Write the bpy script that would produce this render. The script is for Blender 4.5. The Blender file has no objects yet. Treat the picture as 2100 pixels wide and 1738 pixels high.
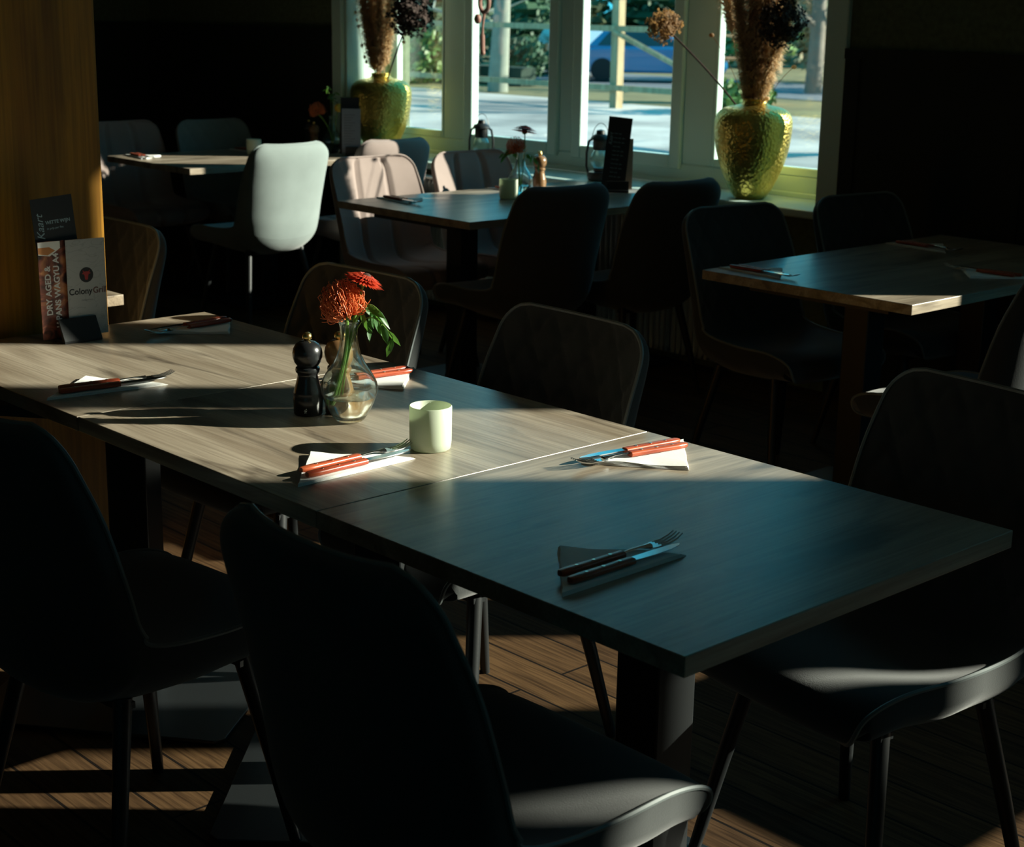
import bpy, math, random, os
from mathutils import Vector, Matrix
random.seed(7)
PI = math.pi
S = bpy.context.scene
C = S.collection

# ------------------------------------------------------------------ camera
CAM_POS = (1.244, -1.477, 1.568)
F_PX = 3292.38
cd = bpy.data.cameras.new('camera')
cam = bpy.data.objects.new('camera', cd); C.objects.link(cam)
cd.sensor_fit = 'HORIZONTAL'; cd.sensor_width = 36.0; cd.lens = 36.0 * F_PX / 2100.0
cd.clip_start = 0.05; cd.clip_end = 300
_r = Vector((0.680, 0.733, 0.017)).normalized()
_f = Vector((-0.707, 0.661, -0.253)).normalized()
_r = (_r - _f * _r.dot(_f)).normalized()
_u = _r.cross(_f)
M = Matrix((( _r.x, _u.x, -_f.x, CAM_POS[0]), (_r.y, _u.y, -_f.y, CAM_POS[1]), (_r.z, _u.z, -_f.z, CAM_POS[2]), (0, 0, 0, 1)))
cam.matrix_world = M
cd.dof.use_dof = True; cd.dof.focus_distance = 3.15; cd.dof.aperture_fstop = 8.5
S.camera = cam

# ------------------------------------------------------------------ world, sun, exposure
w = bpy.data.worlds.new('sky'); S.world = w; w.use_nodes = True
nt = w.node_tree; bg = nt.nodes['Background']
tc = nt.nodes.new('ShaderNodeTexCoord'); sx = nt.nodes.new('ShaderNodeSeparateXYZ'); rp = nt.nodes.new('ShaderNodeValToRGB')
nt.links.new(tc.outputs['Generated'], sx.inputs[0]); nt.links.new(sx.outputs['Z'], rp.inputs[0]); nt.links.new(rp.outputs[0], bg.inputs[0])
rp.color_ramp.elements[0].position = 0.0; rp.color_ramp.elements[0].color = (0.05, 0.44, 0.60, 1)
rp.color_ramp.elements[1].position = 0.6; rp.color_ramp.elements[1].color = (0.015, 0.25, 0.42, 1)
bg.inputs[1].default_value = 2.6
SUN_DIR = Vector((-0.635 * 0.9355, -0.773 * 0.9355, -0.3535))       # travel direction, 20.7 degrees high
sd = bpy.data.lights.new('sun', 'SUN'); sd.energy = 14.0; sd.angle = math.radians(0.6); sd.color = (1.0, 0.93, 0.78)
so = bpy.data.objects.new('sun', sd); C.objects.link(so)
so.rotation_euler = SUN_DIR.to_track_quat('-Z', 'Y').to_euler(); so.location = (20, 24, 14)
for nm, x0, x1, z0, z1 in (('window_portal', -6.0, -2.8, 0.82, 2.8), ('window_portal', -0.15, 3.5, 0.82, 3.0)):
    ad = bpy.data.lights.new(nm, 'AREA'); ad.shape = 'RECTANGLE'; ad.size = x1 - x0; ad.size_y = z1 - z0; ad.cycles.is_portal = True
    ao = bpy.data.objects.new(nm, ad); C.objects.link(ao); ao.location = ((x0 + x1) / 2, 4.46, (z0 + z1) / 2); ao.rotation_euler = (-PI / 2, 0, 0)
vs = S.view_settings
vs.view_transform = 'Standard'; vs.look = 'None'; vs.gamma = 1.0; vs.use_curve_mapping = False; vs.exposure = 0.0
cy = S.cycles
cy.max_bounces = 7; cy.diffuse_bounces = 3; cy.glossy_bounces = 4; cy.transmission_bounces = 7; cy.transparent_max_bounces = 10
cy.sample_clamp_indirect = 3.0; cy.use_denoising = True
DEBUG = os.environ.get('SCENE_DEBUG')
if DEBUG:
    bg.inputs[1].default_value = 3.0; vs.exposure = 2.5; cd.dof.use_dof = False

# ------------------------------------------------------------------ helpers
class MB:
    """collects geometry for ONE mesh"""
    def __init__(s): s.v = []; s.f = []
    def add(s, vs_, fs_):
        o = len(s.v); s.v += [tuple(a) for a in vs_]; s.f += [tuple(i + o for i in f) for f in fs_]; return s
    def box(s, x0, x1, y0, y1, z0, z1, mat=None):
        p = [(x, y, z) for z in (z0, z1) for y in (y0, y1) for x in (x0, x1)]
        if mat is not None: p = [tuple(mat @ Vector(a)) for a in p]
        return s.add(p, [(0, 2, 3, 1), (4, 5, 7, 6), (0, 1, 5, 4), (2, 6, 7, 3), (0, 4, 6, 2), (1, 3, 7, 5)])
    def lathe(s, prof, n=48, c=(0, 0, 0), mod=None, close=True):
        vs_ = []; m = len(prof)
        for r, z in prof:
            for k in range(n):
                a = 2 * PI * k / n; rr = r * (mod(a, z) if mod else 1)
                vs_.append((c[0] + rr * math.cos(a), c[1] + rr * math.sin(a), c[2] + z))
        fs_ = [(i * n + k, i * n + (k + 1) % n, (i + 1) * n + (k + 1) % n, (i + 1) * n + k) for i in range(m - 1) for k in range(n)]
        if close:
            if prof[0][0] > 1e-5: fs_.append(tuple(reversed(range(n))))
            if prof[-1][0] > 1e-5: fs_.append(tuple(range((m - 1) * n, m * n)))
        return s.add(vs_, fs_)
    def tube(s, pts, rad, n=8, closed=False):
        pts = [Vector(p) for p in pts]; m = len(pts)
        if not hasattr(rad, '__len__'): rad = [rad] * m
        vs_ = []; prev = None
        for i, p in enumerate(pts):
            if closed: t = pts[(i + 1) % m] - pts[i - 1]
            else: t = pts[min(i + 1, m - 1)] - pts[max(i - 1, 0)]
            if t.length < 1e-9: t = Vector((0, 0, 1))
            t.normalize()
            if prev is None:
                a = Vector((0, 0, 1)) if abs(t.z) < 0.9 else Vector((1, 0, 0)); nrm = (a - t * a.dot(t)).normalized()
            else:
                nrm = prev - t * prev.dot(t)
                nrm = nrm.normalized() if nrm.length > 1e-6 else prev
            prev = nrm; b = t.cross(nrm)
            for k in range(n):
                a = 2 * PI * k / n; vs_.append(tuple(p + (nrm * math.cos(a) + b * math.sin(a)) * rad[i]))
        fs_ = [(i * n + k, i * n + (k + 1) % n, ((i + 1) % m) * n + (k + 1) % n, ((i + 1) % m) * n + k) for i in range(m if closed else m - 1) for k in range(n)]
        if not closed: fs_ += [tuple(reversed(range(n))), tuple(range((m - 1) * n, m * n))]
        return s.add(vs_, fs_)
    def sphere(s, c, r, n=12, m=8, sq=(1, 1, 1)):
        prof = [(max(1e-6, math.sin(PI * i / m)), -math.cos(PI * i / m)) for i in range(m + 1)]
        t = MB().lathe(prof, n, close=False)
        return s.add([(c[0] + a[0] * r * sq[0], c[1] + a[1] * r * sq[1], c[2] + a[2] * r * sq[2]) for a in t.v], t.f)
    def prism(s, poly, z0, z1, mat=None):
        n = len(poly); p = [(x, y, z0) for x, y in poly] + [(x, y, z1) for x, y in poly]
        if mat is not None: p = [tuple(mat @ Vector(a)) for a in p]
        return s.add(p, [tuple(reversed(range(n))), tuple(range(n, 2 * n))] + [(k, (k + 1) % n, n + (k + 1) % n, n + k) for k in range(n)])
    def xf(s, mat): s.v = [tuple(mat @ Vector(a)) for a in s.v]; return s
    def build(s, name, mat, parent=None, smooth=True, bevel=0.0, angle=40):
        me = bpy.data.meshes.new(name); me.from_pydata(s.v, [], s.f); me.validate(); me.update()
        me.materials.append(mat)
        o = bpy.data.objects.new(name, me); C.objects.link(o)
        if parent: o.parent = parent
        if smooth:
            me.polygons.foreach_set('use_smooth', [True] * len(me.polygons))
            try: me.set_sharp_from_angle(angle=math.radians(angle))
            except Exception: pass
        if bevel:
            b = o.modifiers.new('edge', 'BEVEL'); b.width = bevel; b.segments = 2; b.limit_method = 'ANGLE'; b.angle_limit = math.radians(45)
        return o

def tag(o, label=None, cat=None, group=None, kind=None):
    if label: o['label'] = label
    if cat: o['category'] = cat
    if group: o['group'] = group
    if kind: o['kind'] = kind
    return o
def thing(name, loc, rz=0.0, label=None, cat=None, group=None, kind=None):
    o = bpy.data.objects.new(name, None); C.objects.link(o); o.location = loc; o.rotation_euler = (0, 0, rz); o.empty_display_size = 0.1
    return tag(o, label, cat, group, kind)
KIDS = {}
def copy_tree(o, parent=None):
    c = o.copy(); C.objects.link(c)
    if parent: c.parent = parent
    for ch in list(o.children): copy_tree(ch, c)
    return c
def rot(rz, x=0, y=0, z=0): return Matrix.Translation((x, y, z)) @ Matrix.Rotation(rz, 4, 'Z')

# ------------------------------------------------------------------ materials
def mat(name, col, rough=0.6, metal=0.0, spec=0.5, sheen=0.0, bump=0.0, bscale=200.0, var=0.0, vscale=8.0, coat=0.0):
    m = bpy.data.materials.new(name); m.use_nodes = True; n = m.node_tree.nodes; l = m.node_tree.links
    p = n['Principled BSDF']
    p.inputs['Base Color'].default_value = (*col, 1); p.inputs['Roughness'].default_value = rough; p.inputs['Metallic'].default_value = metal
    p.inputs['Specular IOR Level'].default_value = spec; p.inputs['Sheen Weight'].default_value = sheen; p.inputs['Coat Weight'].default_value = coat
    t = n.new('ShaderNodeTexCoord')
    if bump:
        no = n.new('ShaderNodeTexNoise'); no.inputs['Scale'].default_value = bscale; no.inputs['Detail'].default_value = 3
        b = n.new('ShaderNodeBump'); b.inputs['Strength'].default_value = bump; b.inputs['Distance'].default_value = 0.002
        l.new(t.outputs['Object'], no.inputs['Vector']); l.new(no.outputs['Fac'], b.inputs['Height']); l.new(b.outputs[0], p.inputs['Normal'])
    if var:
        no = n.new('ShaderNodeTexNoise'); no.inputs['Scale'].default_value = vscale; no.inputs['Detail'].default_value = 4
        mx = n.new('ShaderNodeMixRGB'); mx.blend_type = 'MIX'
        mx.inputs[1].default_value = (*[c * (1 - var) for c in col], 1); mx.inputs[2].default_value = (*[min(1, c * (1 + var)) for c in col], 1)
        l.new(t.outputs['Object'], no.inputs['Vector']); l.new(no.outputs['Fac'], mx.inputs[0]); l.new(mx.outputs[0], p.inputs['Base Color'])
    return m
def wood(name, dark, mid, light, rough=0.35, along='X', scale=1.0, crack=0.6, spec=0.5, bump=0.15):
    m = bpy.data.materials.new(name); m.use_nodes = True; n = m.node_tree.nodes; l = m.node_tree.links; p = n['Principled BSDF']
    p.inputs['Roughness'].default_value = rough; p.inputs['Specular IOR Level'].default_value = spec
    t = n.new('ShaderNodeTexCoord'); oi = n.new('ShaderNodeObjectInfo')
    ad = n.new('ShaderNodeVectorMath'); ad.operation = 'ADD'
    mu = n.new('ShaderNodeVectorMath'); mu.operation = 'SCALE'; mu.inputs['Scale'].default_value = 7.0
    cb = n.new('ShaderNodeCombineXYZ')
    for i in range(3): l.new(oi.outputs['Random'], cb.inputs[i])
    l.new(cb.outputs[0], mu.inputs[0]); l.new(t.outputs['Object'], ad.inputs[0]); l.new(mu.outputs[0], ad.inputs[1])
    def mapped(a, c):
        mp = n.new('ShaderNodeMapping'); s = {'X': (a, c, c), 'Y': (c, a, c), 'Z': (c, c, a)}[along]
        mp.inputs['Scale'].default_value = tuple(q * scale for q in s); l.new(ad.outputs[0], mp.inputs[0]); return mp
    def noise(mp, sc, det, dist=0.0):
        q = n.new('ShaderNodeTexNoise'); q.inputs['Scale'].default_value = sc; q.inputs['Detail'].default_value = det; q.inputs['Distortion'].default_value = dist
        l.new(mp.outputs[0], q.inputs['Vector']); return q
    a = noise(mapped(0.9, 9.0), 1.6, 6, 0.6); b = noise(mapped(2.2, 90.0), 2.0, 4, 0.2); c = noise(mapped(1.3, 7.0), 1.2, 5, 1.6)
    ra = n.new('ShaderNodeValToRGB'); ra.color_ramp.elements[0].position = 0.36; ra.color_ramp.elements[1].position = 0.66
    ra.color_ramp.elements[0].color = (*mid, 1); ra.color_ramp.elements[1].color = (*light, 1)
    l.new(a.outputs['Fac'], ra.inputs[0])
    m1 = n.new('ShaderNodeMixRGB'); m1.blend_type = 'MULTIPLY'; m1.inputs[0].default_value = 0.55
    rb = n.new('ShaderNodeValToRGB'); rb.color_ramp.elements[0].position = 0.3; rb.color_ramp.elements[1].position = 0.6; rb.color_ramp.elements[0].color = (0.45, 0.42, 0.4, 1)
    l.new(b.outputs['Fac'], rb.inputs[0]); l.new(ra.outputs[0], m1.inputs[1]); l.new(rb.outputs[0], m1.inputs[2])
    rc = n.new('ShaderNodeValToRGB'); rc.color_ramp.elements[0].position = 0.555; rc.color_ramp.elements[1].position = 0.70
    rc.color_ramp.elements[0].color = (0, 0, 0, 1); rc.color_ramp.elements[1].color = (crack, crack, crack, 1); l.new(c.outputs['Fac'], rc.inputs[0])
    m2 = n.new('ShaderNodeMixRGB'); m2.inputs[2].default_value = (*dark, 1); l.new(rc.outputs[0], m2.inputs[0]); l.new(m1.outputs[0], m2.inputs[1])
    l.new(m2.outputs[0], p.inputs['Base Color'])
    if bump:
        bp = n.new('ShaderNodeBump'); bp.inputs['Strength'].default_value = bump; bp.inputs['Distance'].default_value = 0.001
        l.new(b.outputs['Fac'], bp.inputs['Height']); l.new(bp.outputs[0], p.inputs['Normal'])
    return m

OAK = wood('oak_laminate', (0.055, 0.04, 0.028), (0.27, 0.215, 0.155), (0.46, 0.39, 0.30), rough=0.31, along='X', crack=0.75, spec=0.62)
OAKY = wood('oak_laminate_cross', (0.055, 0.04, 0.028), (0.27, 0.215, 0.155), (0.46, 0.39, 0.30), rough=0.31, along='Y', crack=0.75, spec=0.62)
PILLAR = wood('varnished_post', (0.05, 0.018, 0.004), (0.36, 0.15, 0.010), (0.52, 0.245, 0.020), rough=0.4, along='Z', scale=0.7, crack=0.5)
BLACK = mat('black_powder_coat', (0.012, 0.014, 0.015), 0.42, spec=0.5, bump=0.05)
BLACKM = mat('black_card', (0.012, 0.016, 0.02), 0.55)
PIPE = mat('rim_highlight_piping', (0.16, 0.185, 0.185), 0.5, spec=0.5)  # lighter than the velvet, stands in for highlights along the chair rims
CHAR = mat('charcoal_velvet', (0.046, 0.051, 0.051), 0.85, spec=0.15, sheen=0.25, bump=0.25, bscale=500, var=0.18, vscale=9)
GREY = mat('silver_velvet', (0.225, 0.27, 0.262), 0.85, spec=0.15, sheen=0.25, bump=0.25, bscale=500, var=0.12, vscale=12)
TAUPE = mat('taupe_velvet', (0.30, 0.235, 0.215), 0.85, spec=0.15, sheen=0.25, bump=0.25, bscale=500, var=0.1, vscale=12)
WHITE = mat('white_gloss_paint', (0.62, 0.82, 0.74), 0.35, spec=0.5)
SILLM = mat('white_sill', (0.60, 0.78, 0.71), 0.3)
RADM = mat('white_radiator_enamel', (0.55, 0.6, 0.57), 0.4)
STEEL = mat('steel', (0.62, 0.64, 0.66), 0.16, metal=1.0)
RIVET = mat('brass_rivet', (0.85, 0.75, 0.62), 0.25, metal=1.0)
HANDLE = wood('red_pakka_wood', (0.10, 0.012, 0.008), (0.36, 0.055, 0.025), (0.55, 0.12, 0.045), rough=0.28, along='Y', scale=6, crack=0.3, bump=0.0)
PAPER = mat('white_paper_napkin', (0.88, 0.88, 0.85), 0.9, bump=0.15, bscale=120)
MILLB = mat('black_lacquer', (0.012, 0.013, 0.014), 0.26, spec=0.6)
MILLW = wood('walnut_stain', (0.06, 0.03, 0.012), (0.20, 0.105, 0.045), (0.30, 0.17, 0.075), rough=0.28, along='Z', scale=4, crack=0.2, bump=0)
BRASS = mat('brass', (0.80, 0.56, 0.20), 0.25, metal=1.0)
GREEN = mat('green_stem', (0.16, 0.30, 0.05), 0.5)
LEAF = mat('green_leaf', (0.055, 0.15, 0.045), 0.4, var=0.4, vscale=60)
ORANGE = mat('protea_orange', (0.68, 0.16, 0.045), 0.5, var=0.25, vscale=70)
RED = mat('gerbera_red', (0.50, 0.045, 0.014), 0.5, var=0.35, vscale=90)
DARKC = mat('flower_centre', (0.05, 0.02, 0.012), 0.8)
YELLOW = mat('yellow_bud', (0.75, 0.48, 0.06), 0.6)
PAMPAS = mat('dry_pampas', (0.58, 0.42, 0.27), 0.9, var=0.25, vscale=30)
PAMPASL = mat('pale_dry_grass', (0.66, 0.50, 0.33), 0.9, var=0.2, vscale=30)
HYDR = mat('dry_hydrangea', (0.24, 0.135, 0.06), 0.85, var=0.4, vscale=60)
HYDRD = mat('dark_dry_hydrangea', (0.045, 0.026, 0.02), 0.9, var=0.4, vscale=60)
BEAD = mat('pale_bead', (0.8, 0.74, 0.6), 0.4)
WALLP = mat('dark_green_grass_paper', (0.12, 0.145, 0.085), 0.9, spec=0.1, var=0.5, vscale=40)
PANEL = mat('black_panelling', (0.018, 0.024, 0.02), 0.6, spec=0.25)
CEIL = mat('pale_ceiling', (0.50, 0.52, 0.46), 0.9)
def leafy_glow(m, col, f):
    n = m.node_tree.nodes; l = m.node_tree.links; t = n.new('ShaderNodeBsdfTranslucent'); t.inputs[0].default_value = (*col, 1); mx = n.new('ShaderNodeMixShader'); mx.inputs[0].default_value = f
    l.new(n['Principled BSDF'].outputs[0], mx.inputs[1]); l.new(t.outputs[0], mx.inputs[2]); l.new(mx.outputs[0], n['Material Output'].inputs[0])
leafy_glow(PAMPAS, (0.72, 0.52, 0.30), 0.5); leafy_glow(PAMPASL, (0.80, 0.60, 0.34), 0.5); leafy_glow(HYDR, (0.40, 0.22, 0.08), 0.4); leafy_glow(LEAF, (0.12, 0.28, 0.04), 0.35); leafy_glow(RED, (0.6, 0.06, 0.01), 0.35)
def gold():
    m = mat('hammered_gold', (0.62, 0.49, 0.13), 0.33, metal=1.0); n = m.node_tree.nodes; l = m.node_tree.links; p = n['Principled BSDF']
    t = n.new('ShaderNodeTexCoord'); v = n.new('ShaderNodeTexVoronoi'); v.inputs['Scale'].default_value = 70
    b = n.new('ShaderNodeBump'); b.inputs['Strength'].default_value = 0.6; b.inputs['Distance'].default_value = 0.006; b.invert = True
    l.new(t.outputs['Object'], v.inputs['Vector']); l.new(v.outputs['Distance'], b.inputs['Height']); l.new(b.outputs[0], p.inputs['Normal']); return m
GOLD = gold()
def thin_glass():
    m = bpy.data.materials.new('window_glass'); m.use_nodes = True; n = m.node_tree.nodes; l = m.node_tree.links; n.remove(n['Principled BSDF'])
    out = n['Material Output']; tr = n.new('ShaderNodeBsdfTransparent'); tr.inputs[0].default_value = (0.95, 0.985, 0.975, 1)
    gl = n.new('ShaderNodeBsdfGlossy'); gl.inputs['Roughness'].default_value = 0.0
    lw = n.new('ShaderNodeLayerWeight'); lw.inputs[0].default_value = 0.5
    pw = n.new('ShaderNodeMath'); pw.operation = 'POWER'; pw.inputs[1].default_value = 3.0
    ma = n.new('ShaderNodeMath'); ma.operation = 'MULTIPLY_ADD'; ma.inputs[1].default_value = 0.7; ma.inputs[2].default_value = 0.045
    mx = n.new('ShaderNodeMixShader')
    l.new(lw.outputs['Facing'], pw.inputs[0]); l.new(pw.outputs[0], ma.inputs[0]); l.new(ma.outputs[0], mx.inputs[0])
    l.new(tr.outputs[0], mx.inputs[1]); l.new(gl.outputs[0], mx.inputs[2]); l.new(mx.outputs[0], out.inputs[0]); return m
PANE = thin_glass()
def real_glass(name, col, ior, clear):
    m = bpy.data.materials.new(name); m.use_nodes = True; n = m.node_tree.nodes; l = m.node_tree.links; n.remove(n['Principled BSDF'])
    g = n.new('ShaderNodeBsdfGlass'); g.inputs['Color'].default_value = (*col, 1); g.inputs['Roughness'].default_value = 0.0; g.inputs['IOR'].default_value = ior
    t = n.new('ShaderNodeBsdfTransparent'); t.inputs[0].default_value = (*col, 1); mx = n.new('ShaderNodeMixShader'); mx.inputs[0].default_value = clear
    l.new(g.outputs[0], mx.inputs[1]); l.new(t.outputs[0], mx.inputs[2]); l.new(mx.outputs[0], n['Material Output'].inputs[0]); return m
GLASS = real_glass('vase_glass', (0.94, 0.99, 0.985), 1.47, 0.10)
WATER = real_glass('water', (0.99, 0.97, 0.93), 1.33, 0.08)
def frosted():
    m = bpy.data.materials.new('frosted_green_glass'); m.use_nodes = True; n = m.node_tree.nodes; l = m.node_tree.links; p = n['Principled BSDF']
    p.inputs['Base Color'].default_value = (0.72, 0.79, 0.64, 1); p.inputs['Roughness'].default_value = 0.4
    t = n.new('ShaderNodeBsdfTranslucent'); t.inputs[0].default_value = (0.74, 0.82, 0.62, 1); mx = n.new('ShaderNodeMixShader'); mx.inputs[0].default_value = 0.33
    l.new(p.outputs[0], mx.inputs[1]); l.new(t.outputs[0], mx.inputs[2]); l.new(mx.outputs[0], n['Material Output'].inputs[0]); return m
FROST = frosted()
def floor_mat():
    m = bpy.data.materials.new('old_floor_boards'); m.use_nodes = True; n = m.node_tree.nodes; l = m.node_tree.links; p = n['Principled BSDF']
    p.inputs['Roughness'].default_value = 0.75; p.inputs['Specular IOR Level'].default_value = 0.12
    t = n.new('ShaderNodeTexCoord')
    br = n.new('ShaderNodeTexBrick'); br.inputs['Scale'].default_value = 1.0; br.inputs['Brick Width'].default_value = 2.6; br.inputs['Row Height'].default_value = 0.135
    br.inputs['Mortar Size'].default_value = 0.0035; br.inputs['Color1'].default_value = (0.12, 0.066, 0.028, 1); br.inputs['Color2'].default_value = (0.07, 0.038, 0.018, 1); br.inputs['Mortar'].default_value = (0.008, 0.005, 0.003, 1)
    l.new(t.outputs['Object'], br.inputs['Vector'])
    mp = n.new('ShaderNodeMapping'); mp.inputs['Scale'].default_value = (2.0, 42, 1); l.new(t.outputs['Object'], mp.inputs[0])
    no = n.new('ShaderNodeTexNoise'); no.inputs['Scale'].default_value = 2.2; no.inputs['Detail'].default_value = 6; no.inputs['Distortion'].default_value = 0.8; l.new(mp.outputs[0], no.inputs['Vector'])
    ra = n.new('ShaderNodeValToRGB'); ra.color_ramp.elements[0].position = 0.32; ra.color_ramp.elements[0].color = (0.25, 0.22, 0.2, 1); ra.color_ramp.elements[1].position = 0.62
    l.new(no.outputs['Fac'], ra.inputs[0])
    mx = n.new('ShaderNodeMixRGB'); mx.blend_type = 'MULTIPLY'; mx.inputs[0].default_value = 0.85; l.new(br.outputs[0], mx.inputs[1]); l.new(ra.outputs[0], mx.inputs[2]); l.new(mx.outputs[0], p.inputs['Base Color'])
    b = n.new('ShaderNodeBump'); b.inputs['Strength'].default_value = 0.4; b.inputs['Distance'].default_value = 0.002; l.new(no.outputs['Fac'], b.inputs['Height']); l.new(b.outputs[0], p.inputs['Normal'])
    return m
FLOOR = floor_mat()

# ------------------------------------------------------------------ the room
XL, XR, YF, YB, ZC = -8.05, 5.0, -4.2, 4.0, 3.3
WALL_T = 0.46
tag(MB().box(XL, XR, YF, YB + WALL_T, -0.06, 0.0).build('floor', FLOOR, smooth=False), kind='structure')
tag(MB().box(XL, XR, YF, YB + WALL_T, ZC, ZC + 0.08).build('ceiling', CEIL, smooth=False), kind='structure')
W1 = (-6.01, -2.77, 0.725, 2.86); W2 = (-0.20, 3.56, 0.725, 3.08)
b = MB()
def wall_seg(x0, x1, z0, z1): b.box(x0, x1, YB, YB + WALL_T, z0, z1)
wall_seg(XL, W1[0], 0, ZC); wall_seg(W1[1], W2[0], 0, ZC); wall_seg(W2[1], XR, 0, ZC)
for q in (W1, W2): wall_seg(q[0], q[1], 0, q[2]); wall_seg(q[0], q[1], q[3], ZC)
tag(b.build('wall_back', WALLP, smooth=False), kind='structure')
tag(MB().box(XL - 0.1, XL, YF, YB + WALL_T, 0, ZC).build('wall_left', WALLP, smooth=False), kind='structure')
CREAM = mat('cream_plaster', (0.58, 0.54, 0.42), 0.9)
tag(MB().box(XR, XR + 0.1, YF, YB + WALL_T, 0, ZC).build('wall_right', CREAM, smooth=False), kind='structure')
b = MB(); b.box(XL, 1.4, YF - 0.1, YF, 0, ZC); b.box(2.5, XR, YF - 0.1, YF, 0, ZC); b.box(1.4, 2.5, YF - 0.1, YF, 0, 1.6); b.box(1.4, 2.5, YF - 0.1, YF, 2.1, ZC)
tag(b.build('wall_front', CREAM, smooth=False), kind='structure')
# black wainscot with a cap rail and stiles
b = MB()
for x0, x1 in ((XL, -6.085), (-2.672, W2[0] - 0.08)):
    b.box(x0, x1, YB - 0.022, YB - 0.001, 0.0, 1.42); b.box(x0, x1, YB - 0.034, YB - 0.022, 1.38, 1.42); b.box(x0, x1, YB - 0.030, YB - 0.022, 0, 0.12)
    x = x0
    while x < x1: b.box(x, min(x + 0.07, x1), YB - 0.028, YB - 0.022, 0.12, 1.38); x += 0.75
tag(b.build('trim_1', PANEL, smooth=False), kind='structure')
b = MB(); b.box(XL + 0.001, XL + 0.022, YF, YB - 0.03, 0, 1.42); b.box(XL + 0.022, XL + 0.034, YF, YB - 0.03, 1.38, 1.42)
y = YB - 0.2
while y > -2: b.box(XL + 0.022, XL + 0.028, y - 0.07, y, 0.1, 1.38); y -= 0.85
tag(b.build('trim_2', PANEL, smooth=False), kind='structure')

# windows
def window(name, W, panes, casing=True, head=0.08):
    x0, x1, z0, z1 = W; root = thing(name, (0, 0, 0), kind='structure')
    zb, zt = 0.893, z1 - 0.09; yg = 4.302
    f = MB(); f.box(x0, x1, 4.29, 4.345, 0.76, 0.855); f.box(x0, x1, 4.29, 4.345, zt + 0.03, z1)
    xs = [x0] + [v for p in panes for v in p[:2]] + [x1]
    for i in range(0, len(xs), 2):
        a, c = xs[i], xs[i + 1]; l_ = a + (0.07 if 0 < i and panes[i // 2 - 1][2] else 0.0); r_ = c - (0.07 if i < len(xs) - 2 and panes[i // 2][2] else 0.0)
        if r_ > l_: f.box(l_, r_, 4.29, 4.345, 0.855, zt + 0.03)
    f.box(x0, x1, 4.278, 4.29, 0.76, 0.785)
    f.build('window_frame', WHITE, root, smooth=False, bevel=0.006)
    for pn in panes:
        a, c, sash = pn[:3]; s_ = MB(); zt = pn[3] if len(pn) > 3 else z1 - 0.09
        if len(pn) > 3: MB().box(a - 0.01, c + 0.01, 4.30, 4.34, zt + 0.03, z1 - 0.061).build('sun_cutoff_panel', WHITE, root, smooth=False)  # panel shaped to cut off the sun above the unseen short panes
        if sash:
            s_.box(a - 0.066, a, 4.272, 4.325, zb - 0.066, zt + 0.06); s_.box(c, c + 0.066, 4.272, 4.325, zb - 0.066, zt + 0.06)
            s_.box(a, c, 4.272, 4.325, zb - 0.066, zb); s_.box(a, c, 4.272, 4.325, zt, zt + 0.06)
            s_.build('sash', WHITE, root, smooth=False, bevel=0.007)
        else:
            s_.box(a, a + 0.018, 4.287, 4.33, 0.855, zt + 0.03); s_.box(c - 0.018, c, 4.287, 4.33, 0.855, zt + 0.03)
            s_.box(a + 0.018, c - 0.018, 4.287, 4.33, 0.855, zb); s_.box(a + 0.018, c - 0.018, 4.287, 4.33, zt, zt + 0.03)
            s_.build('glazing_bead', WHITE, root, smooth=False, bevel=0.005)
        MB().box(a + 0.001, c - 0.001, yg - 0.003, yg + 0.003, zb + 0.001, zt - 0.001).build('glass_pane', PANE, root, smooth=False)
    r = MB(); r.box(x0, x0 + 0.02, YB, 4.29, 0.76, z1); r.box(x1 - 0.02, x1, YB, 4.29, 0.76, z1); r.box(x0 + 0.02, x1 - 0.02, YB, 4.29, z1 - 0.02, z1)
    r.build('reveal_lining', WHITE, root, smooth=False)
    if casing:
        c_ = MB(); c_.box(x0 - 0.08, x0 + 0.004, YB - 0.03, YB - 0.001, 0.76, z1 + 0.08); c_.box(x1 - 0.004, x1 + 0.10, YB - 0.03, YB - 0.001, 0.76, z1 + 0.08); c_.box(x0 + 0.004, x1 - 0.004, YB - 0.03, YB - 0.001, z1, z1 + 0.08)
        c_.build('casing', WHITE, root, smooth=False, bevel=0.005)
    MB().box(x0 - 0.02, x1 + 0.03, 3.955, 4.29, 0.725, 0.76).build('window_sill', SILLM, root, smooth=False, bevel=0.008)
    return root
window('window_1', W1, [(-5.93, -5.51, False), (-5.266, -4.686, True), (-4.448, -3.858, True), (-3.608, -2.83, False)])
window('window_2', W2, [(-0.13, 0.715, False), (1.022, 1.607, True), (1.843, 2.508, True), (2.75, 2.88, False, 2.43), (3.28, 3.50, False, 2.60)])  # out of view; last two panes sized for where the sun falls

wd = thing('added_fill_window', (0, 0, 0), kind='structure'); f = MB()  # window behind the camera, added so its skylight lifts the dark tones
for a_ in ((1.4, 1.47, 1.6, 2.1), (2.43, 2.5, 1.6, 2.1), (1.47, 2.43, 1.6, 1.67), (1.47, 2.43, 2.03, 2.1)): f.box(a_[0], a_[1], YF - 0.08, YF - 0.02, a_[2], a_[3])
f.build('window_frame', WHITE, wd, smooth=False); MB().box(1.47, 2.43, YF - 0.053, YF - 0.047, 1.67, 2.03).build('glass_pane', PANE, wd, smooth=False)

# timber post
b = MB(); b.box(-0.33, 0.0, -0.62, 0.0, 0.0, ZC)
tag(b.build('timber_pillar', PILLAR, smooth=False, bevel=0.012), 'thick varnished brown timber pillar at the end of the long table', 'pillar').location = (-2.422, 0.532, 0)

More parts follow.
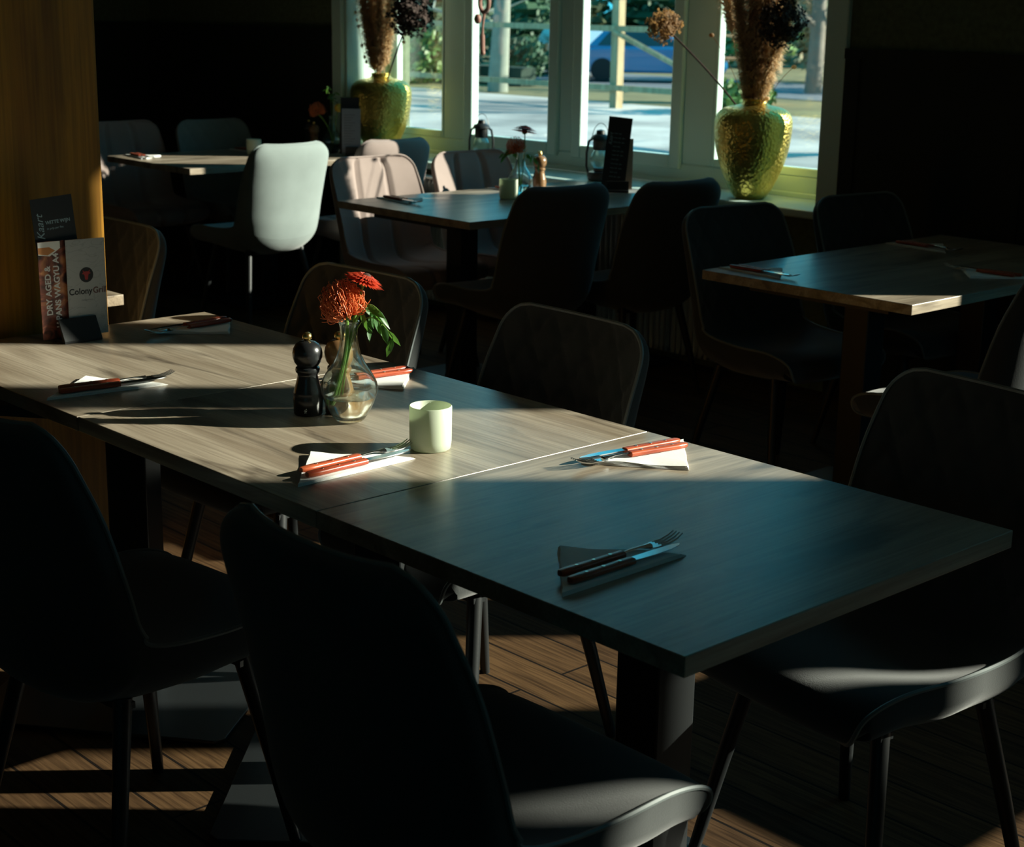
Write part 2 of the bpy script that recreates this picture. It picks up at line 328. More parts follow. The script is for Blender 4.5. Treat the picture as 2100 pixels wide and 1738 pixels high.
# radiator below the window
rt = thing('radiator', (-3.155, 3.93, 0.0), 0, 'white ribbed panel radiator on the wall under the window sill', 'radiator')
b = MB(); L = 2.75; n = 84; vs_ = []; fs_ = []
for z in (0.06, 0.085, 0.665, 0.69):
    for i in range(n * 4 + 1):
        ph = i % 4; d = (0.0, 0.012, 0.012, 0.0)[ph] if z in (0.085, 0.665) else 0.0
        vs_.append((-L + L * i / (n * 4), -0.05 - d, z))
m_ = n * 4 + 1
for r in range(3):
    for i in range(m_ - 1): fs_.append((r * m_ + i, r * m_ + i + 1, (r + 1) * m_ + i + 1, (r + 1) * m_ + i))
b.add(vs_, fs_); b.box(-L, 0, -0.05, -0.005, 0.06, 0.69); b.build('radiator_panel', RADM, rt, smooth=False)
g = MB(); g.box(-L, 0, -0.065, 0.02, 0.69, 0.70); g.build('top_grille', RADM, rt, smooth=False)

# ------------------------------------------------------------------ tables
def table(name, cx, cy, sx_, sy_, rz, label, bases=((0, 0, 0),), wm=OAK, group=None, edge=0.03):
    t = thing(name, (cx, cy, 0), rz, label, 'table', group)
    o = MB().box(-sx_ / 2, sx_ / 2, -sy_ / 2, sy_ / 2, 0.76 - edge, 0.76).build('tabletop', wm, t, smooth=False, bevel=0.0015)
    for bx, by, br in bases:
        m_ = rot(br, bx, by)
        MB().box(-0.047, 0.047, -0.047, 0.047, 0.012, 0.70, m_).build('column', BLACK, t, smooth=False, bevel=0.004)
        q = MB(); q.box(-0.26, 0.26, -0.26, 0.26, 0.704, 0.729, m_); q.build('mounting_plate', BLACK, t, smooth=False)
        p_ = MB(); p_.prism([(x * 0.30 + dx * 0.02, y * 0.30 + dy * 0.02) for x, y, dx, dy in ((-1, -1, 0, 1), (-1, -1, 1, 0), (1, -1, -1, 0), (1, -1, 0, 1), (1, 1, 0, -1), (1, 1, -1, 0), (-1, 1, 1, 0), (-1, 1, 0, -1))], 0.006, 0.014, m_)
        for x in (-0.27, 0.27):
            for y in (-0.27, 0.27):
                k = MB().lathe([(0.018, 0.0), (0.018, 0.006)], 12); k.xf(m_ @ Matrix.Translation((x, y, 0))); p_.add(k.v, k.f)
        p_.build('base_plate', BLACK, t, smooth=False, bevel=0.002)
    return t
G_A = 'square tables pushed together into one long table'
table('dining_table', -0.4015, 0.4, 0.797, 0.80, 0, 'square oak table at the near end of the long row, dark bluish top in shade', wm=OAKY, group=G_A)
table('dining_table', -1.2, 0.4, 0.797, 0.80, 0, 'middle square oak table of the long row, carrying the glass vase and tealight cup', bases=((0.035, 0.02, math.radians(45)),), group=G_A)
table('dining_table', -1.9985, 0.398, 0.797, 0.80, 0, 'square oak table of the long row that touches the timber pillar', bases=((0.08, -0.1, math.radians(38)),), group=G_A)
table('dining_table', -3.76, 3.26, 0.84, 1.38, 0, 'long oak table in front of the middle of the window, with a red gerbera', bases=((0, -0.36, 0), (0, 0.36, 0)), wm=OAKY)
table('dining_table', -6.035, 3.355, 0.81, 1.19, 0, 'oak table by the dark panelled wall, with the silver grey chair beside it', bases=((0.05, 0.08, 0),), wm=OAKY)
table('dining_table', -1.66, 3.10, 0.78, 1.36, 0, 'dark oak table against the black wall pier right of the window', bases=((0, -0.34, 0), (0, 0.34, 0)), wm=OAKY)
table('dining_table', -3.155, 0.36, 0.8, 0.8, 0, 'oak table whose corner peeks out from behind the timber pillar')

table('dining_table', 0.625, 3.10, 0.84, 1.42, 0, 'oak table under the next window, beyond the right frame edge', bases=((0, -0.36, 0), (0, 0.36, 0)), wm=OAKY)  # unseen next table in the row, included for its floor shadow

# ------------------------------------------------------------------ chairs
def crv(P, n):
    out = []; m_ = len(P) - 1
    for i in range(n + 1):
        t = i / n * m_; k = min(int(t), m_ - 1); f = t - k
        p0, p1, p2, p3 = P[max(k - 1, 0)], P[k], P[k + 1], P[min(k + 2, m_)]
        out.append(tuple(0.5 * (2 * b_ + (c_ - a_) * f + (2 * a_ - 5 * b_ + 4 * c_ - d_) * f * f + (3 * b_ - a_ - 3 * c_ + d_) * f ** 3) for a_, b_, c_, d_ in zip(p0, p1, p2, p3)))
    return out
#        y      z      half-w  wrap   thick
PROF = [(0.212, 0.392, 0.190, 0.000, 0.040), (0.252, 0.418, 0.214, 0.000, 0.060), (0.245, 0.461, 0.224, 0.004, 0.078), (0.165, 0.472, 0.233, 0.020, 0.092), (0.025, 0.456, 0.237, 0.036, 0.092),
        (-0.110, 0.446, 0.238, 0.060, 0.088), (-0.185, 0.462, 0.238, 0.080, 0.076), (-0.222, 0.520, 0.238, 0.078, 0.060), (-0.240, 0.610, 0.240, 0.070, 0.052), (-0.262, 0.730, 0.240, 0.054, 0.048), (-0.285, 0.830, 0.233, 0.036, 0.042), (-0.300, 0.905, 0.220, 0.022, 0.030)]
def chair_shell(style):
    NR, NC = 78, 44; R_ = crv(PROF, NR); arc = [0.0]
    for i in range(1, NR + 1): arc.append(arc[-1] + math.hypot(R_[i][0] - R_[i - 1][0], R_[i][1] - R_[i - 1][1]))
    tot = arc[-1]; inner = []; outer = []; js0 = int(NR * 0.5)
    for i in range(NR + 1):
        y, z, hw, dep, th = R_[i]; a_, c_ = R_[max(i - 1, 0)], R_[min(i + 1, NR)]
        ty, tz = c_[0] - a_[0], c_[1] - a_[1]; q = math.hypot(ty, tz); ty /= q; tz /= q; ny, nz = tz, -ty
        s0, s1 = arc[i], tot - arc[i]
        for s_, r_ in ((s0, 0.095), (s1, 0.066)):
            if s_ < r_: hw -= r_ - math.sqrt(max(0, r_ * r_ - (r_ - s_) ** 2))
        ef = min(1, (min(s0, s1) / 0.05)) ; ef = 0.45 + 0.55 * math.sqrt(max(0, 1 - (1 - ef) ** 2))
        ri, ro = [], []
        for j in range(NC + 1):
            v_ = -1 + 2 * j / NC; u_ = 0.55 * v_ + 0.45 * math.sin(v_ * PI / 2); x = hw * u_; d = dep * abs(u_) ** 2.4
            bulge = 0.010 * (1 - u_ ** 4) * min(1, s0 / 0.06) * min(1, s1 / 0.06); g_ = 0.0
            if style == 'diamond' and s1 < 0.40 and abs(u_) < 0.93:
                per = 0.094; e1 = (x + s1 * 0.62) / per; e2 = (x - s1 * 0.62) / per
                dm = min(abs(e1 - round(e1)), abs(e2 - round(e2))) * per
                g_ = -0.008 * math.exp(-(dm / 0.006) ** 2) * min(1, s1 / 0.02)
            if style == 'channel' and abs(u_) < 0.97:
                dm = min(abs(u_ - 0.36), abs(u_ + 0.36)) * 0.236; g_ = -0.020 * math.exp(-(dm / 0.010) ** 2) * min(1, s1 / 0.02)
                dz = abs(s1 - 0.22); g_ -= 0.009 * math.exp(-(dz / 0.008) ** 2)
            off = d + bulge + g_
            ri.append((x, y + ny * off, z + nz * off))
            t_ = th * ef * (0.42 + 0.58 * math.sqrt(max(0, 1 - abs(u_) ** (3.0 if i <= js0 else 6))))
            wr = 0.0025 * math.sin(38 * y + 17 * z + 5 * u_) * abs(u_) ** 3 if s0 < 0.5 else 0
            ro.append((x * 1.004, y + ny * (d * 0.96 - t_ + wr), z + nz * (d * 0.96 - t_ + wr)))
        inner.append(ri); outer.append(ro)
    js = min(range(NR + 1), key=lambda k: abs(R_[k][0] + 0.200) + abs(R_[k][1] - 0.487))
    def part(i0, i1):
        b_ = MB(); W_ = NC + 1; n_ = i1 - i0 + 1
        for k in range(i0, i1 + 1): b_.v += inner[k]
        for k in range(i0, i1 + 1): b_.v += outer[k]
        o_ = n_ * W_
        for r in range(n_ - 1):
            for c_ in range(NC):
                b_.f.append((r * W_ + c_, r * W_ + c_ + 1, (r + 1) * W_ + c_ + 1, (r + 1) * W_ + c_))
                b_.f.append((o_ + r * W_ + c_, o_ + (r + 1) * W_ + c_, o_ + (r + 1) * W_ + c_ + 1, o_ + r * W_ + c_ + 1))
            b_.f.append((r * W_, (r + 1) * W_, o_ + (r + 1) * W_, o_ + r * W_)); e = NC
            b_.f.append((r * W_ + e, o_ + r * W_ + e, o_ + (r + 1) * W_ + e, (r + 1) * W_ + e))
        for c_ in range(NC):
            b_.f.append((c_, o_ + c_, o_ + c_ + 1, c_ + 1)); q = (n_ - 1) * W_
            b_.f.append((q + c_, q + c_ + 1, o_ + q + c_ + 1, o_ + q + c_))
        return b_
    loop = [inner[k][0] for k in range(js, NR)] + inner[NR][::2] + [inner[k][-1] for k in range(NR - 1, js - 1, -1)]
    sl = [inner[k][0] for k in range(js, 0, -1)] + inner[0][::3] + [inner[k][-1] for k in range(1, js + 1)]
    return part(0, js), part(js, NR), MB().tube(loop, 0.0042, 6), MB().tube(sl, 0.0042, 6)
def make_chair(style, fab, label, group):
    t = thing('dining_chair', (0, 0, 0), 0, label, 'chair', group)
    se, ba, p1, p2 = chair_shell(style)
    so_ = se.build('seat', fab, t, angle=80); bo = ba.build('backrest', fab, t, angle=80)
    pm = PIPE if fab is CHAR else fab; p2.build('piping', pm, so_); p1.build('piping', pm, bo)
    fr = MB(); fr.box(-0.17, 0.17, 0.11, 0.14, 0.378, 0.39); fr.box(-0.17, 0.17, -0.15, -0.12, 0.374, 0.386); fr.box(-0.015, 0.015, -0.12, 0.11, 0.376, 0.388)
    fr.build('frame', BLACK, t, smooth=False)
    for sx_ in (-1, 1):
        for y0, y1 in ((0.125, 0.195), (-0.135, -0.215)):
            MB().tube([(sx_ * 0.155, y0, 0.392), (sx_ * 0.19, (y0 + y1) / 2, 0.2), (sx_ * 0.222, y1, 0.0)], [0.0165, 0.0145, 0.0115], 14).build('leg', BLACK, t)
    return t
PROTO = {}
def chair(style, fab, cx, cy, rz, label, group):
    """cx, cy: the middle of the top of the backrest; rz: turn (0 faces +y)"""
    key = (style, fab.name)
    loc = Vector((cx, cy, 0)) - Matrix.Rotation(rz, 3, 'Z') @ Vector((0, -0.30, 0))
    if key not in PROTO: o = PROTO[key] = make_chair(style, fab, label, group)
    else: o = copy_tree(PROTO[key]); tag(o, label, 'chair', group)
    o.location = loc; o.rotation_euler = (0, 0, rz)
    return o
def chair_at(style, fab, x, y, rz, label, group):
    v = Matrix.Rotation(rz, 3, 'Z') @ Vector((0, -0.30, 0)); return chair(style, fab, x + v.x, y + v.y, rz, label, group)
GN = 'chairs along the near side of the long table'; GFAR = 'chairs along the far side of the long table'
GB = 'chairs around the table in front of the window'; GC = 'chairs around the table by the panelled wall'; GD = 'chairs around the dark table by the wall pier'
R90 = PI / 2
chair_at('diamond', CHAR, -0.337, -0.050, -0.016, 'charcoal velvet chair closest to the camera, back turned, front corner of its seat sunlit', GN)
chair_at('diamond', CHAR, -1.254, -0.089, 0.091, 'charcoal velvet chair at the lower left, back turned, cut by the left frame edge', GN)
chair_at('diamond', CHAR, -0.283, 0.835, 2.999, 'charcoal quilted chair tucked under the near end of the long table, sunlit seat side', GFAR)
chair_at('diamond', CHAR, -1.22, 0.724, 3.094, 'charcoal quilted chair across from the green tealight cup', GFAR)
chair_at('diamond', CHAR, -1.941, 0.721, 3.188, 'charcoal quilted chair behind the orange and red flowers', GFAR)
chair('diamond', CHAR, -3.12, 1.0, PI, 'charcoal quilted chair half hidden behind the timber pillar', GFAR)
chair('channel', TAUPE, -4.43, 2.93, -R90, 'taupe channel-stitched chair at the left corner of the window table', GB)
chair('channel', TAUPE, -4.40, 3.48, -R90, 'taupe channel-stitched chair right below the left lantern', GB)
chair('diamond', CHAR, -3.06, 2.82, R90 - 0.06, 'dark chair seen from behind in front of the vase on the window table', GB)
chair('diamond', CHAR, -2.93, 3.33, R90 - 0.06, 'dark chair seen from behind between the menu holder and the right gold vase', GB)
chair('channel', TAUPE, -6.80, 3.03, -R90, 'taupe channel-stitched chair against the dark wall, next to the timber pillar', GC)
chair('diamond', GREY, -6.68, 3.54, -R90, 'silver grey quilted chair against the dark wall, behind the pale sunlit chair', GC)
chair_at('diamond', GREY, -5.42, 3.005, 1.62, 'pale silver grey chair seen from behind, its whole back in bright sun', GC)
chair('channel', TAUPE, -5.05, 3.60, R90 + 0.03, 'taupe chair of which only the top shows, below the left gold vase', GC)
chair('diamond', CHAR, -2.32, 2.86, -R90 - 0.12, 'dim charcoal chair at the left side of the dark table by the wall pier', GD)
chair('diamond', CHAR, -2.27, 3.52, -R90 - 0.12, 'almost black chair below the window corner at the dark table', GD)
chair('diamond', CHAR, -0.88, 2.62, R90, 'charcoal chair cut by the right frame edge at the dark table', GD)

# ------------------------------------------------------------------ place settings
def fork_mesh():
    b_ = MB(); z = 0.0
    neck = [(0.0, 0.128, 0.006), (0.0, 0.148, 0.0085), (0.0, 0.166, 0.009), (0.0, 0.18, 0.006), (0.0, 0.192, 0.004)]
    b_.tube(neck, [0.0032, 0.0025, 0.0028, 0.005, 0.008], 8)
    for i in range(len(b_.v)): x, y, z = b_.v[i]; k = [p_ for p_ in neck if abs(p_[1] - y) < 0.012]; b_.v[i] = (x, y, (z - 0.006) * 0.55 + 0.006)
    b_.prism([(-0.0085, 0.185), (0.0085, 0.185), (0.0115, 0.20), (0.0115, 0.212), (-0.0115, 0.212), (-0.0115, 0.20)], 0.0025, 0.0045)
    for k in range(4):
        x = -0.0099 + k * 0.0066
        b_.tube([(x, 0.210, 0.0035), (x, 0.228, 0.0035), (x, 0.246, 0.0075), (x * 0.96, 0.258, 0.013)], [0.0019, 0.0018, 0.0016, 0.0010], 6)
    return b_
def knife_mesh():
    b_ = MB(); pr_ = [(-0.0065, 0.128), (0.0065, 0.128), (0.0085, 0.142), (0.010, 0.175), (0.009, 0.21), (0.004, 0.234), (-0.001, 0.241), (-0.0055, 0.22), (-0.0065, 0.175)]
    return b_.prism(pr_, 0.006, 0.0078)
def handle_mesh(wd=0.0095, th=0.0105):
    b_ = MB(); rows = [(0.0, 0.55), (0.005, 0.85), (0.025, 1.0), (0.075, 0.86), (0.118, 0.92), (0.132, 0.9)]; vs_ = []; n = 12
    for y, k in rows:
        for q in range(n):
            a = 2 * PI * q / n; ca, sa = math.cos(a), math.sin(a)
            vs_.append((wd * k * math.copysign(abs(ca) ** 0.55, ca), y, th / 2 + th / 2 * (k * 0.4 + 0.6) * math.copysign(abs(sa) ** 0.55, sa)))
    m_ = len(rows); fs_ = [(i * n + q, i * n + (q + 1) % n, (i + 1) * n + (q + 1) % n, (i + 1) * n + q) for i in range(m_ - 1) for q in range(n)]
    return b_.add(vs_, fs_ + [tuple(reversed(range(n))), tuple(range((m_ - 1) * n, m_ * n))])
def rivets(): 
    b_ = MB()
    for y in (0.034, 0.07, 0.105): b_.lathe([(0.0028, 0.0), (0.0028, 0.0112)], 10, (0, y, 0))
    return b_
def make_cutlery(name, blade):
    t = thing(name, (0, 0, 0)); blade.build('blade' if name == 'steak_knife' else 'fork_head', STEEL, t, angle=50)
    h = handle_mesh().build('handle', HANDLE, t, angle=60); rivets().build('rivet', RIVET, h, smooth=True); return t
def make_napkin():
    b_ = MB()
    for k in range(4):
        s_ = 1 - 0.012 * k; z0 = 0.0004 + k * 0.0013; n = 10; top = []; bot = []
        A, B_, C_ = Vector((-0.001 * k, 0.001 * k, 0)), Vector((-0.001 * k, 0.268 * s_, 0)), Vector((-0.150 * s_, 0.140, 0))
        pts = [A.lerp(B_, i / n) for i in range(n)] + [B_.lerp(C_, i / n) for i in range(n)] + [C_.lerp(A, i / n) for i in range(n)]
        for i, p_ in enumerate(pts): wv = 0.0012 * math.sin(i * 1.7 + k); p_.x += wv * (1 if i >= n else 0); p_.z = 0
        ctr = sum(pts, Vector()) / len(pts); m_ = len(pts)
        up = [(p_.x, p_.y, z0 + 0.0009 + (0.003 * (k + 1) / 4 * (0.5 + 0.5 * math.sin(i * 0.9 + 2)) if n < i < 3 * n - 2 else 0)) for i, p_ in enumerate(pts)]; lo = [(p_.x, p_.y, z0) for p_ in pts]
        b_.add(up + lo + [(ctr.x, ctr.y, z0 + 0.001), (ctr.x, ctr.y, z0)], [(i, (i + 1) % m_, 2 * m_) for i in range(m_)] + [(m_ + (i + 1) % m_, m_ + i, 2 * m_ + 1) for i in range(m_)] + [(m_ + i, m_ + (i + 1) % m_, (i + 1) % m_, i) for i in range(m_)])
    return b_
NAP = [None]; FK = [None]; KN = [None]
def setting(x, y, rz, where, grp, z=0.76, df=0.0, dk=0.0, parts=('napkin', 'fork', 'knife'), flip=False):
    """x, y: the corner of the napkin under the handles; cutlery points along local +y"""
    M_ = Matrix.Translation((x, y, z)) @ Matrix.Rotation(rz, 4, 'Z')
    if 'napkin' in parts:
        if NAP[0] is None: o = NAP[0] = make_napkin().build('paper_napkin', PAPER, angle=30)
        else: o = NAP[0].copy(); C.objects.link(o)
        o.matrix_world = M_; tag(o, 'folded white napkin ' + where, 'napkin', 'folded paper napkins ' + grp)
    for nm, cat, st, off, dz in (('dinner_fork', 'fork', FK, (-0.050, 0.045, 0.0062), df), ('steak_knife', 'knife', KN, (-0.020, 0.035, 0.0062), dk)):
        if cat not in parts: continue
        if st[0] is None: o = st[0] = make_cutlery(nm, fork_mesh() if cat == 'fork' else knife_mesh())
        else: o = copy_tree(st[0])
        ang = (math.radians(-2) if cat == 'fork' else math.radians(3)) + dz
        o.matrix_world = M_ @ Matrix.Translation(off if 'napkin' in parts else (off[0], off[1], 0.0005)) @ Matrix.Rotation(ang, 4, 'Z')
        tag(o, ('red-handled steel fork ' if cat == 'fork' else 'red-handled steak knife ') + where, cat, ('forks ' if cat == 'fork' else 'knives ') + grp)
gl = 'on the long table'; gr = 'on the tables by the window'
setting(-0.258, 0.030, 0.01, 'in shade at the near end of the long table', gl, df=0.03, dk=-0.05)
setting(-0.928, 0.054, 0.03, 'in sun in front of the tealight cup', gl, df=0.05, dk=-0.05)
setting(-1.757, 0.014, -0.13, 'half in shade near the pillar, close to the near table edge', gl, df=0.04, dk=-0.04)
setting(-0.708, 0.800, PI - 0.05, 'in sun at the far edge, right of the tealight cup', gl, df=-0.09, dk=-0.12)
setting(-1.515, 0.795, PI - 0.05, 'at the far edge directly behind the glass vase', gl, df=-0.06, dk=-0.10)
setting(-2.270, 0.796, PI + 0.16, 'at the far corner beside the menu holder', gl, df=-0.03, dk=-0.08)
setting(-4.16, 2.76, -R90 - 0.15, 'at the left end of the window table', gr)
setting(-4.165, 3.40, -R90, 'behind the green cup on the window table', gr)
setting(-6.43, 2.86, -R90 - 0.2, 'in sun at the left corner of the table by the panelled wall', gr)
setting(-6.42, 3.50, -R90, 'in front of the grey quilted chair by the panelled wall', gr)
setting(-2.040, 2.485, -R90 - 0.08, 'at the left corner of the dark table by the wall pier', gr)
setting(-2.035, 3.40, -R90 - 0.1, 'at the back of the dark table by the wall pier', gr)
setting(-1.285, 3.12, R90, 'at the right edge of the dark table by the wall pier', gr)

# ------------------------------------------------------------------ table ware
def cup(x, y, label):
    o = MB().lathe([(0.0001, 0.003), (0.034, 0.003), (0.0375, 0.006), (0.0395, 0.02), (0.0400, 0.085), (0.0385, 0.0868), (0.0368, 0.085), (0.036, 0.02), (0.033, 0.011), (0.0001, 0.010)], 48, close=False).build('tealight_cup', FROST, angle=60)
    MBc = tag(o, label, 'cup', 'pale green frosted tealight cups'); o.location = (x, y, 0.757); return o
cup(-0.974, 0.389, 'pale green frosted glass tealight cup on the long table')
cup(-3.822, 3.215, 'pale green tealight cup left of the vase on the window table')
cup(-6.082, 3.44, 'pale green tealight cup on the table by the panelled wall')
MILLP = [(0.0265, 0.0), (0.029, 0.003), (0.0295, 0.022), (0.0305, 0.036), (0.0285, 0.040), (0.0295, 0.044), (0.0285, 0.047), (0.027, 0.054), (0.0225, 0.070), (0.0205, 0.080), (0.0205, 0.084), (0.0238, 0.0875), (0.025, 0.092), (0.0238, 0.0965), (0.0185, 0.0985), (0.0215, 0.1005), (0.0268, 0.108), (0.0297, 0.118), (0.0302, 0.126), (0.0285, 0.135), (0.0235, 0.144), (0.0155, 0.1492), (0.007, 0.151), (0.0001, 0.1512)]
MP = {}
def mill(x, y, m, label, rz=0.0):
    if m.name in MP: t = copy_tree(MP[m.name])
    else:
        t = MP[m.name] = thing('pepper_mill' if m is MILLB else 'salt_mill', (0, 0, 0))
        bo = MB().lathe([p_ for p_ in MILLP if p_[1] < 0.0987], 40).build('mill_body', m, t, angle=50); MB().lathe([p_ for p_ in MILLP if p_[1] > 0.0980], 40).build('mill_head', m, t, angle=60)
        MB().lathe([(0.0035, 0.150), (0.0055, 0.1515), (0.0095, 0.156), (0.0098, 0.160), (0.008, 0.1655), (0.003, 0.168), (0.0001, 0.168)], 20).build('finial', BRASS, t, angle=60)
        if m is MILLB:                                                # small pale rearing-animal mark near the foot
            mk = MB()
            for px, pz, r_ in ((-0.001, 0.009, 0.0014), (0.001, 0.0115, 0.0016), (-0.0005, 0.0145, 0.0013), (0.0018, 0.0165, 0.001), (-0.0022, 0.0125, 0.0009), (0.0028, 0.0135, 0.0008), (0.0022, 0.008, 0.0008)):
                mk.sphere((px, -0.0292, pz), r_, 8, 5, (1, 0.35, 1))
            mk.build('emblem', PAPER, bo)
    t.location = (x, y, 0.76); t.rotation_euler = (0, 0, rz)
    tag(t, label, 'pepper mill' if m is MILLB else 'salt mill', 'pepper and salt mills on the tables'); return t
mill(-1.331, 0.367, MILLB, 'black lacquered pepper mill with brass knob beside the glass vase', 0.75)
mill(-1.300, 0.423, MILLW, 'brown wooden mill half hidden behind the glass vase', 0.5)
mill(-4.055, 3.62, MILLB, 'black mill hidden behind the wooden one on the window table')
mill(-4.00, 3.57, MILLW, 'wooden mill beside the gerbera vase on the window table')
mill(-6.16, 3.86, MILLB, 'dark mill with brass knob on the table by the panelled wall')
mill(-6.03, 3.80, MILLW, 'wooden mill beside the orange flower on the table by the panelled wall')

def vase_mod(a, z):
    k = math.sin(PI * min(1, max(0, (z - 0.004) / 0.125))) ** 1.0
    return 1 + 0.028 * k * math.cos(6 * a + z * 26)
VO = [(0.022, 0.001), (0.027, 0.003), (0.033, 0.010), (0.043, 0.028), (0.0515, 0.048), (0.0555, 0.066), (0.0535, 0.082), (0.045, 0.099), (0.034, 0.116), (0.0255, 0.132), (0.0200, 0.150), (0.0178, 0.166), (0.0175, 0.180), (0.0182, 0.192), (0.0200, 0.1985), (0.0212, 0.2005), (0.0205, 0.203)]
PV = [None]
def vase(x, y, label, rz=0.0):
    if PV[0] is None:
        t = PV[0] = thing('glass_bud_vase', (0, 0, 0))
        outp = crv(VO, 46); inn = [(r - 0.0030, z) for r, z in reversed(outp) if z > 0.010] + [(0.024, 0.0085), (0.0001, 0.0075)]
        MB().lathe([(0.0001, 0.001)] + outp + inn, 60, mod=vase_mod, close=False).build('glass_body', GLASS, t, angle=70)
        wp = [(0.0001, 0.0085), (0.023, 0.0095)] + [(r - 0.0036, z) for r, z in outp if 0.012 < z < 0.054] + [(0.0001, 0.0545)]
        MB().lathe(wp, 60, mod=vase_mod, close=False).build('water', WATER, t, angle=50)
    else: t = copy_tree(PV[0])
    t.location = (x, y, 0.76); t.rotation_euler = (0, 0, rz); tag(t, label, 'vase', 'clear glass bud vases'); return t
vase(-1.232, 0.396, 'clear glass bud vase with protea and gerbera on the long table')
vase(-3.83, 3.29, 'clear glass bud vase with a red gerbera on the window table', 0.4)
vase(-5.93, 3.85, 'clear glass bud vase with an orange flower by the panelled wall', 0.9)

def bez(a, b_, c_, n=10):
    a, b_, c_ = Vector(a), Vector(b_), Vector(c_)
    return [a * (1 - t) ** 2 + b_ * 2 * t * (1 - t) + c_ * t * t for t in [i / n for i in range(n + 1)]]
def protea(root_pt, mid, head, axis, label, R_=0.043, n=210, m=ORANGE, seed=1):
    rnd = random.Random(seed); t = thing('pincushion_protea', root_pt, 0, label, 'flower'); o = Vector(root_pt); h = Vector(head) - o; ax = Vector(axis).normalized()
    MB().tube(bez((0, 0, 0), Vector(mid) - o, h, 12), [0.0038] * 13, 8).build('stem', GREEN, t)
    b_ = MB(); x_ = ax.orthogonal().normalized(); y_ = ax.cross(x_)
    for k in range(n):
        th = math.acos(1 - 1.55 * (k + 0.5) / n); ph = k * 2.39996 + rnd.uniform(-.1, .1)
        d = ax * math.cos(th) + (x_ * math.cos(ph) + y_ * math.sin(ph)) * math.sin(th); L_ = R_ * rnd.uniform(0.9, 1.12)
        st = h + ax * 0.004 + d * R_ * 0.16; e = h + ax * R_ * 0.55 + d * L_; tip = e + (ax * 0.9 - d * 0.9 + Vector((rnd.uniform(-.3, .3), rnd.uniform(-.3, .3), 0))) * R_ * 0.22
        mid_ = h + ax * R_ * 0.1 + d * L_ * 0.95
        pts = bez(st, mid_, e, 6) + [tip]
        b_.tube(pts, [0.0010, 0.0010, 0.0010, 0.0009, 0.0009, 0.0009, 0.0010, 0.0013], 5)
    hd = b_.build('flower_head', m, t)
    for k in range(9):                                               # loose lower styles
        ph = k * 0.7 + 0.2; d = (x_ * math.cos(ph) + y_ * math.sin(ph)); 
        b2 = h + d * R_ * 1.25 + ax * R_ * rnd.uniform(-.05, .25)
        lo = MB().tube(bez(h, h + d * R_ * 0.9 - ax * R_ * 0.12, b2, 8), 0.0008, 5).build('style', m, t)
    MB().sphere(h + ax * R_ * 0.42, R_ * 0.34, 14, 8).build('flower_centre', DARKC, t)
    return t
def gerbera(root_pt, mid, head, axis, label, R_=0.040, m=RED, seed=2):
    rnd = random.Random(seed); t = thing('gerbera', root_pt, 0, label, 'flower'); o = Vector(root_pt); h = Vector(head) - o; ax = Vector(axis).normalized()
    MB().tube(bez((0, 0, 0), Vector(mid) - o, h, 12), 0.0024, 8).build('stem', GREEN, t)
    x_ = ax.orthogonal().normalized(); y_ = ax.cross(x_); b_ = MB()
    for ring, (nn, rr, lift) in enumerate(((34, 1.0, -0.05), (30, 0.9, 0.10), (26, 0.72, 0.22), (22, 0.5, 0.30))):
        for k in range(nn):
            a = 2 * PI * (k + 0.5 * ring) / nn + rnd.uniform(-.06, .06); d = x_ * math.cos(a) + y_ * math.sin(a); s_ = ax.cross(d); L_ = R_ * rr * rnd.uniform(.92, 1.06); wd = R_ * 0.085 * (0.7 + 0.3 * rr)
            up = ax * (R_ * lift); p = [h + d * R_ * 0.1 + ax * R_ * 0.05 * ring, h + d * L_ * 0.6 + up, h + d * L_ + up * 0.7 - ax * R_ * 0.06 * (1 if ring == 0 else 0)]
            q = [p[0] - s_ * wd * .4, p[0] + s_ * wd * .4, p[1] - s_ * wd, p[1] + s_ * wd, p[1] + ax * 0.0012, p[2]]
            b_.add(q, [(0, 4, 2), (0, 1, 4), (1, 3, 4), (2, 4, 5), (4, 3, 5)])
    b_.build('petals', m, t, smooth=False); MB().sphere(h + ax * R_ * 0.2, R_ * 0.26, 14, 8, (1, 1, 0.7)).build('flower_centre', DARKC, t)
    MB().sphere(h - ax * 0.004, R_ * 0.22, 10, 6).build('calyx', GREEN, t); return t
def leafy(root_pt, mid, tips, label, name='leaf_sprig', lw=0.0068, ll=0.046, m=LEAF, seed=3):
    rnd = random.Random(seed); t = thing(name, root_pt, 0, label, 'leafy sprig'); o = Vector(root_pt); st = MB(); lv = MB()
    for tip in tips:
        P = bez((0, 0, 0), Vector(mid) - o, Vector(tip) - o, 14); st.tube(P, 0.0011, 6)
        for k in (8, 9, 10, 11, 12, 13, 14):
            if rnd.random() < 0.12: continue
            p0 = P[k]; tn = (P[k] - P[k - 1]).normalized(); d = (tn * 0.5 + Vector((rnd.uniform(-.6, .6), rnd.uniform(-.6, .6), -0.75))).normalized(); s_ = d.cross(Vector((rnd.uniform(-1, 1), rnd.uniform(-1, 1), .4))).normalized()
            L_ = ll * rnd.uniform(.7, 1.15); wd = lw * rnd.uniform(.8, 1.1); nn = d.cross(s_)
            q = [p0, p0 + d * L_ * .3 + s_ * wd, p0 + d * L_ * .65 + s_ * wd * .9, p0 + d * L_, p0 + d * L_ * .65 - s_ * wd * .9, p0 + d * L_ * .3 - s_ * wd, p0 + d * L_ * .3 + nn * 0.002, p0 + d * L_ * .65 + nn * 0.002]
            lv.add(q, [(0, 1, 6), (1, 2, 7, 6), (2, 3, 7), (0, 6, 5), (6, 7, 4, 5), (7, 3, 4)])
    st.build('stem', GREEN, t); lv.build('leaves', m, t, smooth=True); return t
